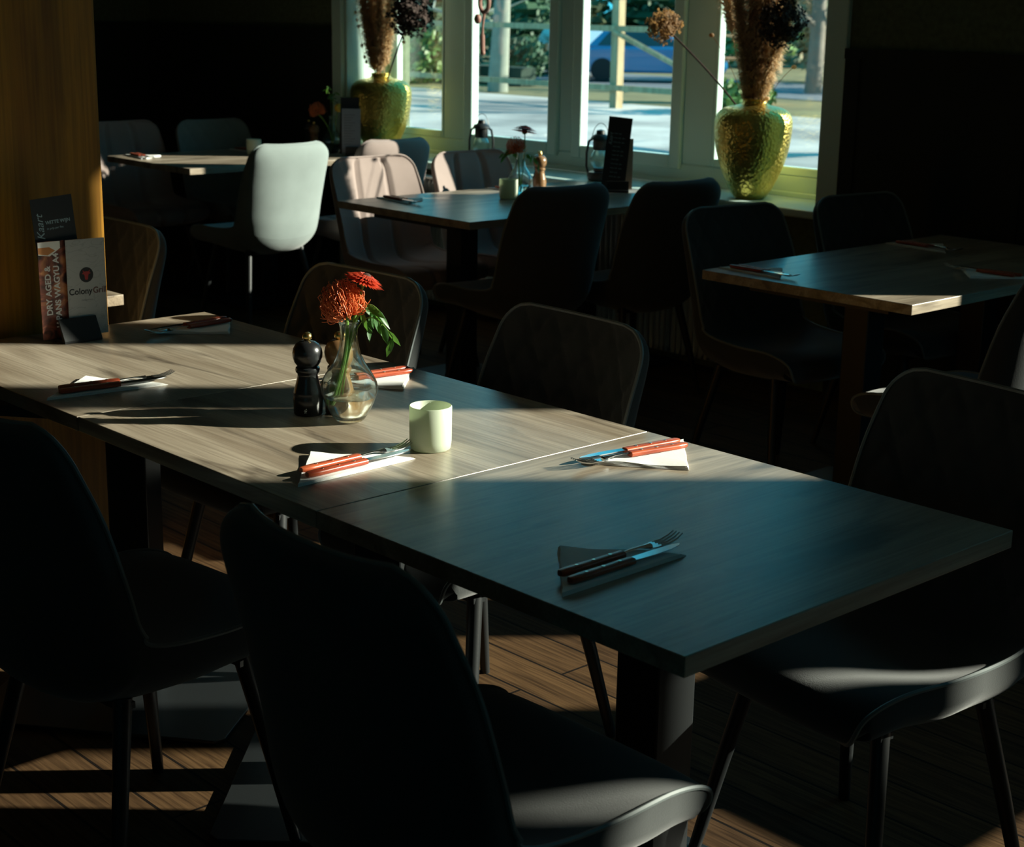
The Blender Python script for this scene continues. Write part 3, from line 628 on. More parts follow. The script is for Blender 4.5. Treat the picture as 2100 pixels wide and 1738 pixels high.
vx, vy = -1.232, 0.396
protea((vx - 0.028, vy - 0.022, 0.795), (vx + 0.006, vy, 0.90), (vx + 0.003, vy - 0.008, 0.978), (-0.25, -0.25, 1), 'orange pincushion protea in the vase on the long table', 0.043, 230)
gerbera((vx - 0.020, vy - 0.014, 0.80), (vx, vy, 0.93), (vx + 0.022, vy + 0.022, 1.043), (0.25, 0.3, 1.0), 'dark red gerbera above the protea on the long table', 0.041)
leafy((vx - 0.012, vy - 0.008, 0.81), (vx + 0.01, vy + 0.008, 1.05), [(vx + 0.075, vy + 0.05, 0.935), (vx + 0.06, vy + 0.03, 0.985), (vx + 0.035, vy + 0.052, 0.965)], 'green leaf sprig drooping right of the protea on the long table')
vx, vy = -3.83, 3.29
gerbera((vx, vy, 0.79), (vx + 0.02, vy + 0.01, 0.93), (vx + 0.012, vy + 0.01, 1.045), (0.1, 0.1, 1), 'red gerbera standing upright in the vase on the window table', 0.058, seed=5)
protea((vx - 0.01, vy, 0.80), (vx, vy, 0.9), (vx - 0.012, vy - 0.014, 0.955), (-0.1, -0.1, 1), 'fading orange protea below the gerbera on the window table', 0.040, 130, seed=6)
leafy((vx, vy, 0.80), (vx, vy, 1.02), [(vx + 0.06, vy + 0.05, 0.91), (vx - 0.06, vy - 0.05, 0.93), (vx - 0.04, vy - 0.06, 0.95)], 'dark leaf sprig around the gerbera stem on the window table', seed=8)
vx, vy = -5.93, 3.85
protea((vx, vy, 0.79), (vx, vy, 0.9), (vx - 0.06, vy - 0.05, 0.97), (-0.2, -0.2, 1), 'small orange protea on the table by the panelled wall', 0.042, 120, seed=9)
b = MB().sphere((0, 0, 0), 0.026, 14, 8); yb = thing('yellow_button_flower', (vx, vy, 0.79), 0, 'yellow button flower beside the protea by the panelled wall', 'flower')
MB().tube([(0, 0, 0), (0.01, 0.01, 0.12), (0.02, 0.025, 0.2)], 0.003, 8).build('stem', GREEN, yb); MB().sphere((0.022, 0.028, 0.215), 0.024, 14, 8).build('flower_head', YELLOW, yb)
leafy((vx, vy, 0.80), (vx, vy, 1.08), [(vx - 0.02, vy - 0.02, 1.12), (vx + 0.03, vy, 1.09)], 'upright green sprig in the vase by the panelled wall', seed=11)

# ------------------------------------------------------------------ menus and holders
def text(parent, body, size, mtx, m, align='LEFT', name='lettering', bold=0.0, shear=0.0):
    cu = bpy.data.curves.new(name, 'FONT'); cu.body = body; cu.size = size; cu.extrude = 0.00008; cu.offset = bold; cu.shear = shear; cu.align_x = align
    o = bpy.data.objects.new(name, cu); C.objects.link(o); cu.materials.append(m)
    bpy.context.view_layer.update(); dg = bpy.context.evaluated_depsgraph_get(); me = bpy.data.meshes.new_from_object(o.evaluated_get(dg)); bpy.data.objects.remove(o)
    me.name = name; q = bpy.data.objects.new(name, me); C.objects.link(q)
    if not me.materials: me.materials.append(m)
    q.parent = parent; q.matrix_local = mtx; return q
INK = mat('black_ink', (0.012, 0.014, 0.016), 0.6); REDINK = mat('red_ink', (0.38, 0.03, 0.03), 0.6); WINK = mat('white_ink', (0.75, 0.75, 0.75), 0.6); BLUEINK = mat('pale_blue_ink', (0.35, 0.5, 0.58), 0.6); BROWNINK = mat('brown_ink', (0.12, 0.05, 0.045), 0.6)
def card_grey():
    m = mat('grey_marbled_card', (0.36, 0.38, 0.38), 0.5); n = m.node_tree.nodes; l = m.node_tree.links; p = n['Principled BSDF']
    t = n.new('ShaderNodeTexCoord'); no = n.new('ShaderNodeTexNoise'); no.inputs['Scale'].default_value = 14; no.inputs['Distortion'].default_value = 3.5; no.inputs['Detail'].default_value = 1
    r = n.new('ShaderNodeValToRGB'); r.color_ramp.elements[0].position = .50; r.color_ramp.elements[0].color = (.42, .44, .44, 1); r.color_ramp.elements[1].position = .53; r.color_ramp.elements[1].color = (.34, .36, .36, 1)
    e = r.color_ramp.elements.new(.56); e.color = (.42, .44, .44, 1)
    l.new(t.outputs['Object'], no.inputs['Vector']); l.new(no.outputs['Fac'], r.inputs[0]); l.new(r.outputs[0], p.inputs['Base Color']); return m
def card_meat():
    m = mat('grilled_meat_print', (0.3, 0.1, 0.04), 0.45); n = m.node_tree.nodes; l = m.node_tree.links; p = n['Principled BSDF']
    t = n.new('ShaderNodeTexCoord'); no = n.new('ShaderNodeTexNoise'); no.inputs['Scale'].default_value = 26; no.inputs['Distortion'].default_value = 1.2; no.inputs['Detail'].default_value = 4
    r = n.new('ShaderNodeValToRGB'); r.color_ramp.elements[0].position = .36; r.color_ramp.elements[0].color = (.02, .008, .006, 1); r.color_ramp.elements[1].position = .7; r.color_ramp.elements[1].color = (.62, .26, .10, 1)
    e = r.color_ramp.elements.new(.5); e.color = (.20, .05, .03, 1)
    l.new(t.outputs['Object'], no.inputs['Vector']); l.new(no.outputs['Fac'], r.inputs[0]); l.new(r.outputs[0], p.inputs['Base Color']); return m
# local frame of a card: x to the right as read, y up, z towards the reader
def card_frame(p0, yaw, lean=0.0, roll=0.0):
    return Matrix.Translation(p0) @ Matrix.Rotation(yaw, 4, 'Z') @ Matrix.Rotation(PI / 2 - lean, 4, 'X') @ Matrix.Rotation(roll, 4, 'Z')
def card(name, p0, yaw, wd, ht, m, label, lean=0.0, roll=0.0, group='menu cards'):
    t = thing(name, (0, 0, 0), 0, label, 'menu', group); t.matrix_world = card_frame(p0, yaw, lean, roll)
    MB().box(0, wd, 0, ht, -0.0012, 0).build('card_sheet', m, t, smooth=False); return t
hold = thing('menu_holder', (-2.262, 0.36, 0.76), R90, 'low black wedge menu holder on the long table before the pillar', 'menu holder', 'menu holders on the tables')
hb = MB(); pr_ = [(-0.052, 0.0), (0.022, 0.0), (0.022, 0.006), (-0.006, 0.056), (-0.009, 0.056), (0.008, 0.008), (-0.024, 0.008), (-0.036, 0.04), (-0.040, 0.04), (-0.034, 0.006), (-0.052, 0.006)]
pr_ = [(-y, z) for y, z in pr_]
n_ = len(pr_); hv = [(-0.05, y, z) for y, z in pr_] + [(0.05, y, z) for y, z in pr_]
hb.add(hv, [tuple(range(n_)), tuple(reversed(range(n_, 2 * n_)))] + [(k, n_ + k, n_ + (k + 1) % n_, (k + 1) % n_) for k in range(n_)])
hb.build('holder_body', BLACK, hold, smooth=False, bevel=0.0008)
YW = R90                                                              # reader at +x
g1 = card('menu_card', (-2.276, 0.343, 0.769), YW, 0.103, 0.234, card_grey(), 'grey marbled menu card with bull head emblem, front of the holder', lean=0.02, roll=-0.01)
text(g1, 'Colony', 0.0208, Matrix.Translation((0.003, 0.101, 0.0002)), INK, name='shop_name', bold=0.0005)
text(g1, 'Grill', 0.0208, Matrix.Translation((0.0665, 0.101, 0.0002)), BROWNINK, name='shop_name', bold=0.0005)
text(g1, 'restaurant', 0.007, Matrix.Translation((0.050, 0.084, 0.0002)), mat('faint_grey_ink', (0.2, 0.2, 0.2), 0.6), 'CENTER', 'small_line')
MB().add([(0.051 + 0.0185 * math.cos(2 * PI * k / 40), 0.147 + 0.0185 * math.sin(2 * PI * k / 40), 0.0002) for k in range(40)], [tuple(range(40))]).build('emblem_disc', INK, g1, smooth=False)
half = [(0.0, -0.0125), (0.0035, -0.0115), (0.0042, -0.008), (0.0048, -0.002), (0.0062, 0.0015), (0.0105, 0.0022), (0.0112, 0.0042), (0.0075, 0.0058), (0.0092, 0.0085), (0.0088, 0.0122), (0.0072, 0.0095), (0.0052, 0.0078), (0.0025, 0.0082), (0.0, 0.0085)]
bull = half + [(-x, y) for x, y in reversed(half[1:-1])]
MB().add([(0.051 + x, 0.147 + y, 0.0004) for x, y in bull], [tuple(range(len(bull)))]).build('bull_head', REDINK, g1, smooth=False)
g2 = card('menu_card', (-2.284, 0.277, 0.767), YW, 0.115, 0.236, card_meat(), 'menu card with grilled meat photo and white sideways lettering', lean=0.02)
R90Z = Matrix.Rotation(PI / 2, 4, 'Z')
text(g2, 'DRY AGED &', 0.0205, Matrix.Translation((0.0285, 0.058, 0.0003)) @ R90Z, WINK, bold=0.0006)
text(g2, 'JAPANS WAGYU A4', 0.0205, Matrix.Translation((0.0515, 0.026, 0.0003)) @ R90Z, WINK, bold=0.0006)
MB().add([(0.001, 0.205, 0.0002), (0.03, 0.200, 0.0002), (0.058, 0.218, 0.0002), (0.058, 0.235, 0.0002), (0.001, 0.235, 0.0002)], [(0, 1, 2, 3, 4)]).build('printed_plate', PAPER, g2, smooth=False)
MB().add([(0.001, 0.207, 0.0004), (0.025, 0.203, 0.0004), (0.045, 0.213, 0.0004), (0.03, 0.222, 0.0004), (0.001, 0.222, 0.0004)], [(0, 1, 2, 3, 4)]).build('printed_bun', mat('bun_orange', (0.6, 0.24, 0.07), 0.5), g2, smooth=False)
g3 = card('menu_card', (-2.292, 0.296, 0.768), YW, 0.108, 0.335, BLACKM, 'tall black wine card leaning at the back of the holder on the long table', lean=0.03, roll=0.075)
text(g3, 'WITTE WIJN', 0.0115, Matrix.Translation((0.032, 0.272, 0.0003)), BLUEINK, bold=0.0002)
text(g3, 'in prijs per fles', 0.0072, Matrix.Translation((0.034, 0.259, 0.0003)), BLUEINK)
text(g3, 'Kaart', 0.027, Matrix.Translation((0.026, 0.236, 0.0003)) @ R90Z, BLUEINK, shear=0.4)
# holder and cards on the window table
def small_holder(x, y, rz, label):
    t = thing('menu_holder', (x, y, 0.76), rz, label, 'menu holder', 'menu holders on the tables')
    hb_ = MB(); hb_.box(-0.05, 0.05, -0.04, 0.04, 0, 0.01); hb_.box(-0.05, 0.05, -0.028, -0.022, 0.01, 0.05); hb_.box(-0.05, 0.05, 0.012, 0.018, 0.01, 0.05); hb_.build('holder_body', BLACK, t, smooth=False); return t
small_holder(-3.735, 3.80, 0.78, 'black menu holder on the window table below the right lantern')
yw = 0.78
def off(x, y, dx, dy, yaw): return (x + dx * math.cos(yaw) - dy * math.sin(yaw), y + dx * math.sin(yaw) + dy * math.cos(yaw), 0.771)
g4 = card('menu_card', off(-3.735, 3.80, -0.075, -0.012, yw), yw, 0.105, 0.325, BLACKM, 'tall dark drinks card leaning in the holder on the window table', lean=0.03, roll=-0.09)
for k in range(11): text(g4, 'witte wijn  glas  4,50'[: 18 if k % 3 else 10], 0.0085, Matrix.Translation((0.03, 0.25 - 0.019 * k, 0.0003)), BLUEINK)
text(g4, 'Kaart', 0.024, Matrix.Translation((0.026, 0.20, 0.0003)) @ R90Z, BLUEINK, shear=0.4)
card('menu_card', off(-3.735, 3.80, -0.04, 0.0, yw), yw, 0.105, 0.225, mat('beige_card', (0.42, 0.34, 0.28), 0.6), 'beige menu card behind the dark drinks card on the window table', lean=0.02)
small_holder(-5.74, 3.86, 0.85, 'black menu holder on the table below the left gold vase')
g6 = card('menu_card', off(-5.74, 3.86, -0.07, -0.012, 0.85), 0.85, 0.10, 0.24, mat('lilac_grey_card', (0.30, 0.30, 0.34), 0.6), 'lilac grey menu sheet in the holder left of the gold vase', lean=0.02)
for k in range(12): text(g6, 'gerecht met salade'[: 18 - (k % 3) * 3], 0.0075, Matrix.Translation((0.012, 0.205 - 0.014 * k, 0.0003)), INK)
card('menu_card', off(-5.74, 3.86, -0.085, 0.002, 0.85), 0.85, 0.10, 0.30, BLACKM, 'black wine card peeking above the lilac grey menu sheet', lean=0.03, roll=-0.03)

# ------------------------------------------------------------------ gold vases with dried flowers
GP = [(0.0001, 0.004), (0.055, 0.0), (0.066, 0.004), (0.080, 0.020), (0.097, 0.050), (0.122, 0.103), (0.143, 0.157), (0.157, 0.21), (0.165, 0.265), (0.168, 0.318), (0.165, 0.345), (0.155, 0.368), (0.132, 0.387), (0.100, 0.397), (0.070, 0.403), (0.055, 0.411), (0.0515, 0.420), (0.054, 0.4285), (0.052, 0.430), (0.048, 0.424), (0.047, 0.41), (0.06, 0.395), (0.1, 0.38), (0.12, 0.2), (0.06, 0.02), (0.0001, 0.02)]
def gold_vase(x, y, label):
    o = MB().lathe(crv(GP, 110), 72, close=False).build('hammered_vase', GOLD, angle=80); o.location = (x, y, 0.76); return tag(o, label, 'vase', 'hammered gold vases on the window sill')
VR = (-3.225, 4.105); VL = (-5.825, 4.105)
gold_vase(*VR, 'hammered gold vase on the right end of the window sill')
gold_vase(*VL, 'hammered gold vase on the left end of the window sill')
def plume(root_pt, tip, mid, wid, label, m=PAMPAS, n=900, start=0.25, seed=1, droop=0.5, ln=0.05):
    rnd = random.Random(seed); o = Vector(root_pt); t = thing('pampas_plume', root_pt, 0, label, 'dried grass', 'dried pampas plumes in the gold vases')
    P = bez((0, 0, 0), Vector(mid) - o, Vector(tip) - o, 40); MB().tube(P, [0.0028 - 0.0018 * i / 40 for i in range(41)], 6).build('stem', m, t)
    b_ = MB()
    for k in range(int(n * 2.6)):
        f = start + (1 - start) * rnd.random(); i = min(39, int(f * 40)); p = P[i].lerp(P[i + 1], f * 40 - i); tn = (P[i + 1] - P[i]).normalized()
        env = wid * 1.25 * (math.sin(PI * min(1, ((f - start) / (1 - start)) * 0.80 + 0.14)) ** 0.7)
        a = rnd.uniform(0, 2 * PI); x_ = tn.orthogonal().normalized(); y_ = tn.cross(x_); d = x_ * math.cos(a) + y_ * math.sin(a)
        r = env * rnd.uniform(.35, 1.0); e = p + d * r + tn * ln * rnd.uniform(.3, 1.0) + Vector((0, 0, -droop * r * 0.4))
        md = p + d * r * 0.6 + tn * ln * 0.5; s_ = d.cross(tn) * 0.0024
        b_.add([p - s_ * .6, p + s_ * .6, md - s_, md + s_, e], [(0, 1, 3, 2), (2, 3, 4)])
    b_.build('plume', m, t, smooth=False); return t
def hydrangea(root_pt, head, mid, R_, label, m, seed, n=170):
    rnd = random.Random(seed); o = Vector(root_pt); t = thing('dried_hydrangea', root_pt, 0, label, 'dried flower', 'dried hydrangea heads'); h = Vector(head) - o
    MB().tube(bez((0, 0, 0), Vector(mid) - o, h, 14), 0.0045, 7).build('stem', HYDRD, t); b_ = MB()
    for k in range(n):
        d = Vector((rnd.gauss(0, 1), rnd.gauss(0, 1), rnd.gauss(0, 1))).normalized(); p = h + d * R_ * rnd.uniform(.55, 1.0) * (1.0 if d.z < 0.3 else 0.95)
        nn = (d + Vector((rnd.uniform(-.7, .7), rnd.uniform(-.7, .7), rnd.uniform(-.7, .7)))).normalized(); x_ = nn.orthogonal().normalized(); y_ = nn.cross(x_); s_ = R_ * rnd.uniform(.13, .22)
        for q in range(4):
            a = q * PI / 2 + k; u_ = x_ * math.cos(a) + y_ * math.sin(a); v_ = nn.cross(u_)
            b_.add([p, p + u_ * s_ * .6 + v_ * s_ * .45, p + u_ * s_ + nn * s_ * .25, p + u_ * s_ * .6 - v_ * s_ * .45], [(0, 1, 2, 3)])
        b_.tube([h, p], 0.0006, 3)
    b_.build('flower_head', m, t, smooth=False); return t
def bunny(root_pt, mid, tip, label, seed, m=PAMPASL):
    t = thing('dried_seed_stem', root_pt, 0, label, 'dried stem', 'thin dried stems with pale tips'); o = Vector(root_pt)
    P = bez((0, 0, 0), Vector(mid) - o, Vector(tip) - o, 10); MB().tube(P, 0.0012, 5).build('stem', HYDR, t); MB().sphere(P[-1], 0.012, 10, 6, (1, 1, .8)).build('seed_head', m, t); return t
x, y = VR; rp_ = (x, y, 1.06)
plume(rp_, (x - 0.03, y - 0.03, 1.95), (x - 0.01, y - .01, 1.5), 0.082, 'wide brown pampas plume in the middle of the right gold vase', PAMPAS, 2300, .13, 1)
plume((x - .01, y, 1.06), (x + 0.07, y - 0.02, 1.95), (x + 0.05, y - .01, 1.5), 0.066, 'brown pampas plume right of the middle one, right gold vase', PAMPAS, 1600, .15, 2)
plume((x + .01, y - .01, 1.06), (x + 0.24, y - 0.02, 1.75), (x + 0.08, y - .01, 1.35), 0.05, 'pale sunlit plume on the right side of the right gold vase', PAMPASL, 1300, .16, 3)
plume((x - .01, y - .02, 1.06), (x - 0.26, y - .06, 1.95), (x - 0.12, y - .03, 1.5), 0.05, 'golden plume rising left in the right gold vase', PAMPASL, 900, .45, 4)
plume((x, y + .01, 1.06), (x + 0.15, y + .02, 1.95), (x + .08, y + .01, 1.5), 0.05, 'golden plume behind the dark hydrangea, right gold vase', PAMPASL, 1000, .3, 5)
plume((x, y - .02, 1.06), (x - 0.12, y - .05, 1.8), (x - .05, y - .03, 1.4), 0.06, 'tan plume left of the middle one, right gold vase', PAMPAS, 1400, .15, 6)
hydrangea((x - .02, y, 1.08), (-3.694, 4.02, 1.487), (x - 0.18, y - .02, 1.26), 0.083, 'brown dried hydrangea leaning far left from the right gold vase', HYDR, 3)
hydrangea((x + .01, y, 1.08), (-3.05, 4.04, 1.51), (x + .03, y, 1.3), 0.105, 'dark dried hydrangea at the right of the right gold vase', HYDRD, 4, 230)
bunny((x + .03, y, 1.08), (x + .08, y, 1.25), (x + .185, y + .02, 1.33), 'thin stem with pale tip right of the plumes, right gold vase', 1)
bunny((x + .03, y - .02, 1.11), (x + .05, y - .02, 1.19), (x + .075, y - .01, 1.195), 'short stem with pale tip at the neck of the right gold vase', 2)
bunny((x - .02, y, 1.08), (x - .12, y, 1.33), (x - .26, y, 1.45), 'thin dark stem above the hydrangea stem, right gold vase', 3, HYDR)
x, y = VL
plume((x, y - .02, 1.06), (x - 0.11, y - 0.09, 1.85), (x - 0.06, y - .03, 1.4), 0.07, 'brown pampas plume leaning left in the left gold vase', PAMPAS, 1800, .2, 11)
plume((x, y, 1.06), (x + 0.02, y - .03, 1.95), (x, y - .02, 1.5), 0.06, 'golden plume upright in the left gold vase', PAMPASL, 1300, .15, 12)
plume((x + .01, y, 1.06), (x + 0.17, y - .02, 1.9), (x + .08, y - .01, 1.45), 0.055, 'tan plume leaning right in the left gold vase', PAMPASL, 1200, .2, 13)
plume((x, y - .01, 1.06), (x - 0.08, y - .05, 1.95), (x - .04, y - .03, 1.5), 0.05, 'pale plume between the others in the left gold vase', PAMPASL, 900, .25, 14)
plume((x + .01, y - .02, 1.06), (x + 0.08, y - .06, 1.9), (x + .03, y - .04, 1.45), 0.05, 'brown plume in front of the golden one, left gold vase', PAMPAS, 1100, .15, 17)
hydrangea((x + .02, y, 1.08), (-5.50, 4.05, 1.505), (x + .12, y, 1.3), 0.125, 'dark dried hydrangea leaning right from the left gold vase', HYDRD, 15, 260)
bunny((x + .02, y, 1.08), (x + .08, y, 1.25), (x + .16, y + .03, 1.36), 'thin stem with pale tip in the left gold vase', 16)

# string of little lamps beside the left vase, garland in the left casement, two lanterns
sl = thing('string_lights', (-6.0, 4.1, 1.55), 0, 'string of small pale beads hanging in the left corner of the window', 'string lights')
bp_ = [(-6.00, 4.06, 1.60), (-5.985, 4.06, 1.511), (-5.97, 4.055, 1.47), (-5.95, 4.05, 1.435), (-5.915, 4.045, 1.335), (-5.885, 4.04, 1.275), (-5.87, 4.04, 1.25)]
bp_ = [(a + 6.0, b_ - 4.1, c_ - 1.55) for a, b_, c_ in bp_]; MB().tube(bp_, 0.0012, 5).build('cable', BEAD, sl)
for q in bp_[1:]: MB().sphere(q, 0.0085, 10, 6, (1, 1, 1.3)).build('bead', BEAD, sl)
gw = mat('reddish_wood_bead', (0.30, 0.14, 0.10), 0.6)
gt = thing('hanging_garland', (-5.13, 4.235, 1.75), 0, 'hanging dark garland with a pale ring in the left casement', 'garland')
rg = MB(); rg.tube([(0.035 * math.cos(a), 0, -0.175 + 0.05 * math.sin(a)) for a in [2 * PI * k / 24 for k in range(24)]], 0.011, 8, True); rg.build('ring', gw, gt)
MB().tube([(0, 0, 0.25), (0, 0, -0.12)], 0.002, 5).build('cord', HYDRD, gt)
bd = MB().tube([(0, 0, -0.23), (-0.01, 0, -0.30), (-0.012, 0, -0.34)], [0.008, 0.005, 0.008], 8)
bd.sphere((-0.05, 0, -0.26), 0.02, 10, 6, (1, 1, 1.3)); bd.sphere((-0.008, 0, -0.43), 0.014, 10, 6); bd.tube([(-0.012, 0, -0.34), (-0.008, 0, -0.43)], 0.012, 8); bd.build('bead', gw, gt)
LG = mat('lantern_glass', (0.75, 0.8, 0.8), 0.05)
def lantern(x, y, label, rz=0.3, s=1.0):
    t = thing('storm_lantern', (x, y, 0.76), rz, label, 'lantern', 'small storm lanterns on the window sill'); t.scale = (s, s, s)
    MB().lathe([(0.03, 0), (0.042, 0.004), (0.045, 0.018), (0.040, 0.032), (0.022, 0.036), (0.022, 0.046)], 24).build('fuel_tank', BLACK, t)
    MB().lathe([(0.020, 0.046), (0.032, 0.062), (0.034, 0.078), (0.028, 0.098), (0.021, 0.108), (0.020, 0.108), (0.027, 0.098), (0.033, 0.078), (0.031, 0.062), (0.019, 0.046)], 24, close=False).build('glass_chimney', GLASS, t)
    MB().lathe([(0.023, 0.108), (0.026, 0.112), (0.026, 0.142), (0.036, 0.146), (0.030, 0.156), (0.016, 0.164), (0.014, 0.176), (0.0001, 0.18)], 24).build('chimney_cap', BLACK, t)
    fr = MB()
    for sx_ in (-1, 1): fr.tube([(sx_ * 0.036, 0, 0.012), (sx_ * 0.047, 0, 0.05), (sx_ * 0.047, 0, 0.10), (sx_ * 0.040, 0, 0.138), (sx_ * 0.022, 0, 0.15)], 0.0045, 8)
    fr.build('side_tube', BLACK, t); MB().tube([(0.030 * math.cos(a), 0.01 * math.sin(a), 0.14 + 0.06 * math.sin(a)) for a in [PI * k / 16 for k in range(17)]], 0.0012, 5).build('bail', BLACK, t)
    return t
lantern(-4.99, 4.10, 'small black storm lantern in front of the left casement', 0.7, 1.3)
lantern(-4.10, 4.06, 'small black storm lantern left of the dark drinks card', 0.7, 1.35)

# ------------------------------------------------------------------ outside
def ground_mat():
    m = mat('sunlit_paving', (0.5, 0.47, 0.43), 0.8); n = m.node_tree.nodes; l = m.node_tree.links; p = n['Principled BSDF']
    t = n.new('ShaderNodeTexCoord'); no = n.new('ShaderNodeTexNoise'); no.inputs['Scale'].default_value = 0.35; no.inputs['Detail'].default_value = 8
    r = n.new('ShaderNodeValToRGB'); r.color_ramp.elements[0].position = .38; r.color_ramp.elements[0].color = (.22, .21, .195, 1); r.color_ramp.elements[1].position = .6; r.color_ramp.elements[1].color = (.56, .53, .48, 1)
    l.new(t.outputs['Object'], no.inputs['Vector']); l.new(no.outputs['Fac'], r.inputs[0]); l.new(r.outputs[0], p.inputs['Base Color']); return m
tag(MB().box(-3.5, 22, YB + WALL_T + 0.01, 18.6, -0.3, -0.02).build('garden_ground', mat('low_bounce_ground', (0.03, 0.04, 0.018), 0.95, var=0.5, vscale=3), smooth=False), kind='structure')  # unseen ground darkened so less sunlight bounces indoors
tag(MB().box(-45, -3.5, YB + WALL_T + 0.01, 18.6, -0.3, -0.02).build('terrace', ground_mat(), smooth=False), kind='structure')
tag(MB().box(-70, 25, 18.6, 60, -0.3, -0.03).build('verge', mat('leafy_verge', (0.17, 0.15, 0.06), 0.95, var=0.6, vscale=1.2), smooth=False), kind='structure')
tag(MB().box(-70, 25, 22.5, 27.5, -0.03, -0.015).build('road', mat('asphalt', (0.14, 0.15, 0.16), 0.8, var=0.2, vscale=2), smooth=False), kind='structure')
WOODF = wood('weathered_fence_timber', (0.16, 0.12, 0.07), (0.38, 0.30, 0.17), (0.55, 0.45, 0.27), rough=0.8, along='Z', scale=1.0, crack=0.3, spec=0.2)
fn = thing('timber_fence', (0, 17.6, 0), 0, 'weathered timber post and rail fence beyond the terrace', 'fence')
for k, px in enumerate([-27.2, -25.4, -16.85, -14.95]):
    MB().box(px - 0.075, px + 0.075, -0.075, 0.075, -0.02, 2.3 if k % 2 else 2.0).build('post', WOODF, fn, smooth=False)
for z in (1.22, 0.30):
    MB().box(-27.5, -14.8, -0.12, -0.075, z - 0.045, z + 0.045).build('rail', WOODF, fn, smooth=False)
MB().tube([(-16.85, -0.1, 1.18), (-15.1, -0.1, 0.55)], 0.045, 6).build('brace', WOODF, fn)
def leaves(b_, c_, rad, n, s_, rnd):
    for k in range(n):
        d = Vector((rnd.gauss(0, 1), rnd.gauss(0, 1), rnd.gauss(0, 1))).normalized() * (rnd.random() ** 0.33); p = Vector((c_[0] + d.x * rad[0], c_[1] + d.y * rad[1], c_[2] + d.z * rad[2]))
        nn = Vector((rnd.gauss(0, 1), rnd.gauss(0, 1), rnd.gauss(0, 1))).normalized(); x_ = nn.orthogonal().normalized(); y_ = nn.cross(x_); q = s_ * rnd.uniform(.6, 1.3)
        b_.add([p + x_ * q, p + y_ * q * .5, p - x_ * q, p - y_ * q * .5], [(0, 1, 2, 3)])
tag(MB().box(-1.0, 20, 13.6, 13.85, -0.02, 3.9).build('added_sky_blocker', mat('dark_sky_blocker', (0.03, 0.045, 0.03), 0.9, var=0.5, vscale=3), smooth=False), kind='structure')  # unseen slab added to block low sky light into the room
FOL = mat('evergreen_leaves', (0.035, 0.10, 0.045), 0.6, var=0.5, vscale=1.5); FOLB = mat('sunlit_laurel_leaves', (0.10, 0.19, 0.04), 0.5, var=0.5, vscale=2); FOLB2 = mat('olive_winter_leaves', (0.07, 0.10, 0.04), 0.7, var=0.5, vscale=1.5); TWIG = mat('bare_twigs', (0.22, 0.17, 0.10), 0.9, var=0.3, vscale=2); BARK = mat('grey_bark', (0.17, 0.15, 0.12), 0.9, var=0.4, vscale=6); PALEB = mat('pale_bark', (0.24, 0.27, 0.22), 0.9, var=0.3, vscale=6)
def evergreen(x, y, h, r, n, label, seed, m=FOL, trunk=BARK):
    rnd = random.Random(seed); t = thing('evergreen_tree', (x, y, -0.02), 0, label, 'tree', 'trees beyond the terrace')
    MB().tube([(0, 0, 0), (0.05, 0, h * .5), (0, 0, h * .9)], [0.16, 0.12, 0.04], 10).build('trunk', trunk, t); b_ = MB()
    for k in range(9):
        f = 0.12 + 0.85 * k / 8; rr = r * (1.05 - 0.7 * f); b_.sphere((0, 0, h * f), rr * .72, 10, 6, (1, 1, h * .10 / rr)); leaves(b_, (rnd.uniform(-.3, .3) * r, rnd.uniform(-.3, .3) * r, h * f), (rr, rr, h * .11), n // 9, 0.13, rnd)
    b_.build('crown', m, t, smooth=False); return t
def bare_tree(x, y, h, label, seed, m=BARK, tr=0.16, name='bare_tree', lean=(0, 0), nb=16):
    rnd = random.Random(seed); t = thing(name, (x, y, -0.02), 0, label, 'tree', 'trees beyond the terrace')
    tp = [Vector((lean[0] * f * h + 0.1 * math.sin(3 * f + seed), lean[1] * f * h, h * f)) for f in [i / 8 for i in range(9)]]
    MB().tube(tp, [tr * (1 - .7 * i / 8) for i in range(9)], 10).build('trunk', m, t); b_ = MB()
    for k in range(nb):
        i = rnd.randint(8 if nb < 8 else 2, 8); p0 = tp[i]; a = rnd.uniform(0, 2 * PI); L_ = h * rnd.uniform(.2, .42); p1 = p0 + Vector((math.cos(a) * L_, math.sin(a) * L_, L_ * rnd.uniform(.2, .9)))
        P = bez(p0, p0.lerp(p1, .5) + Vector((0, 0, -.1 * L_)), p1, 6); b_.tube(P, [tr * .32 * (1 - .8 * q / 6) for q in range(7)], 5)
        for q in range(5):
            e = P[rnd.randint(2, 6)]; a2 = rnd.uniform(0, 2 * PI); l2 = L_ * .4; b_.tube([e, e + Vector((math.cos(a2) * l2, math.sin(a2) * l2, l2 * rnd.uniform(-.2, .8)))], [tr * .1, tr * .03], 4)
    b_.build('branches', m, t); return t
def bush(x, y, h, r, n, label, seed, m, twig=True):
    rnd = random.Random(seed); t = thing('garden_bush', (x, y, -0.02), 0, label, 'bush', 'bushes beyond the terrace'); b_ = MB()
    if twig:
        for k in range(n // 8):
            a = rnd.uniform(0, 2 * PI); q = r * rnd.uniform(.2, 1); b_.tube([(rnd.uniform(-.15, .15), rnd.uniform(-.15, .15), 0), (math.cos(a) * q * .5, math.sin(a) * q * .5, h * .55), (math.cos(a) * q, math.sin(a) * q, h * rnd.uniform(.6, 1))], [0.02, 0.014, 0.006], 4)
        b_.build('twigs', TWIG, t, smooth=False); b_ = MB()
    leaves(b_, (0, 0, h * .5), (r, r, h * .5), n, 0.09, rnd); b_.build('foliage', m, t, smooth=False); return t
evergreen(-27.6, 22.8, 4.2, 1.7, 2600, 'dark evergreen tree seen through the left casement', 1)
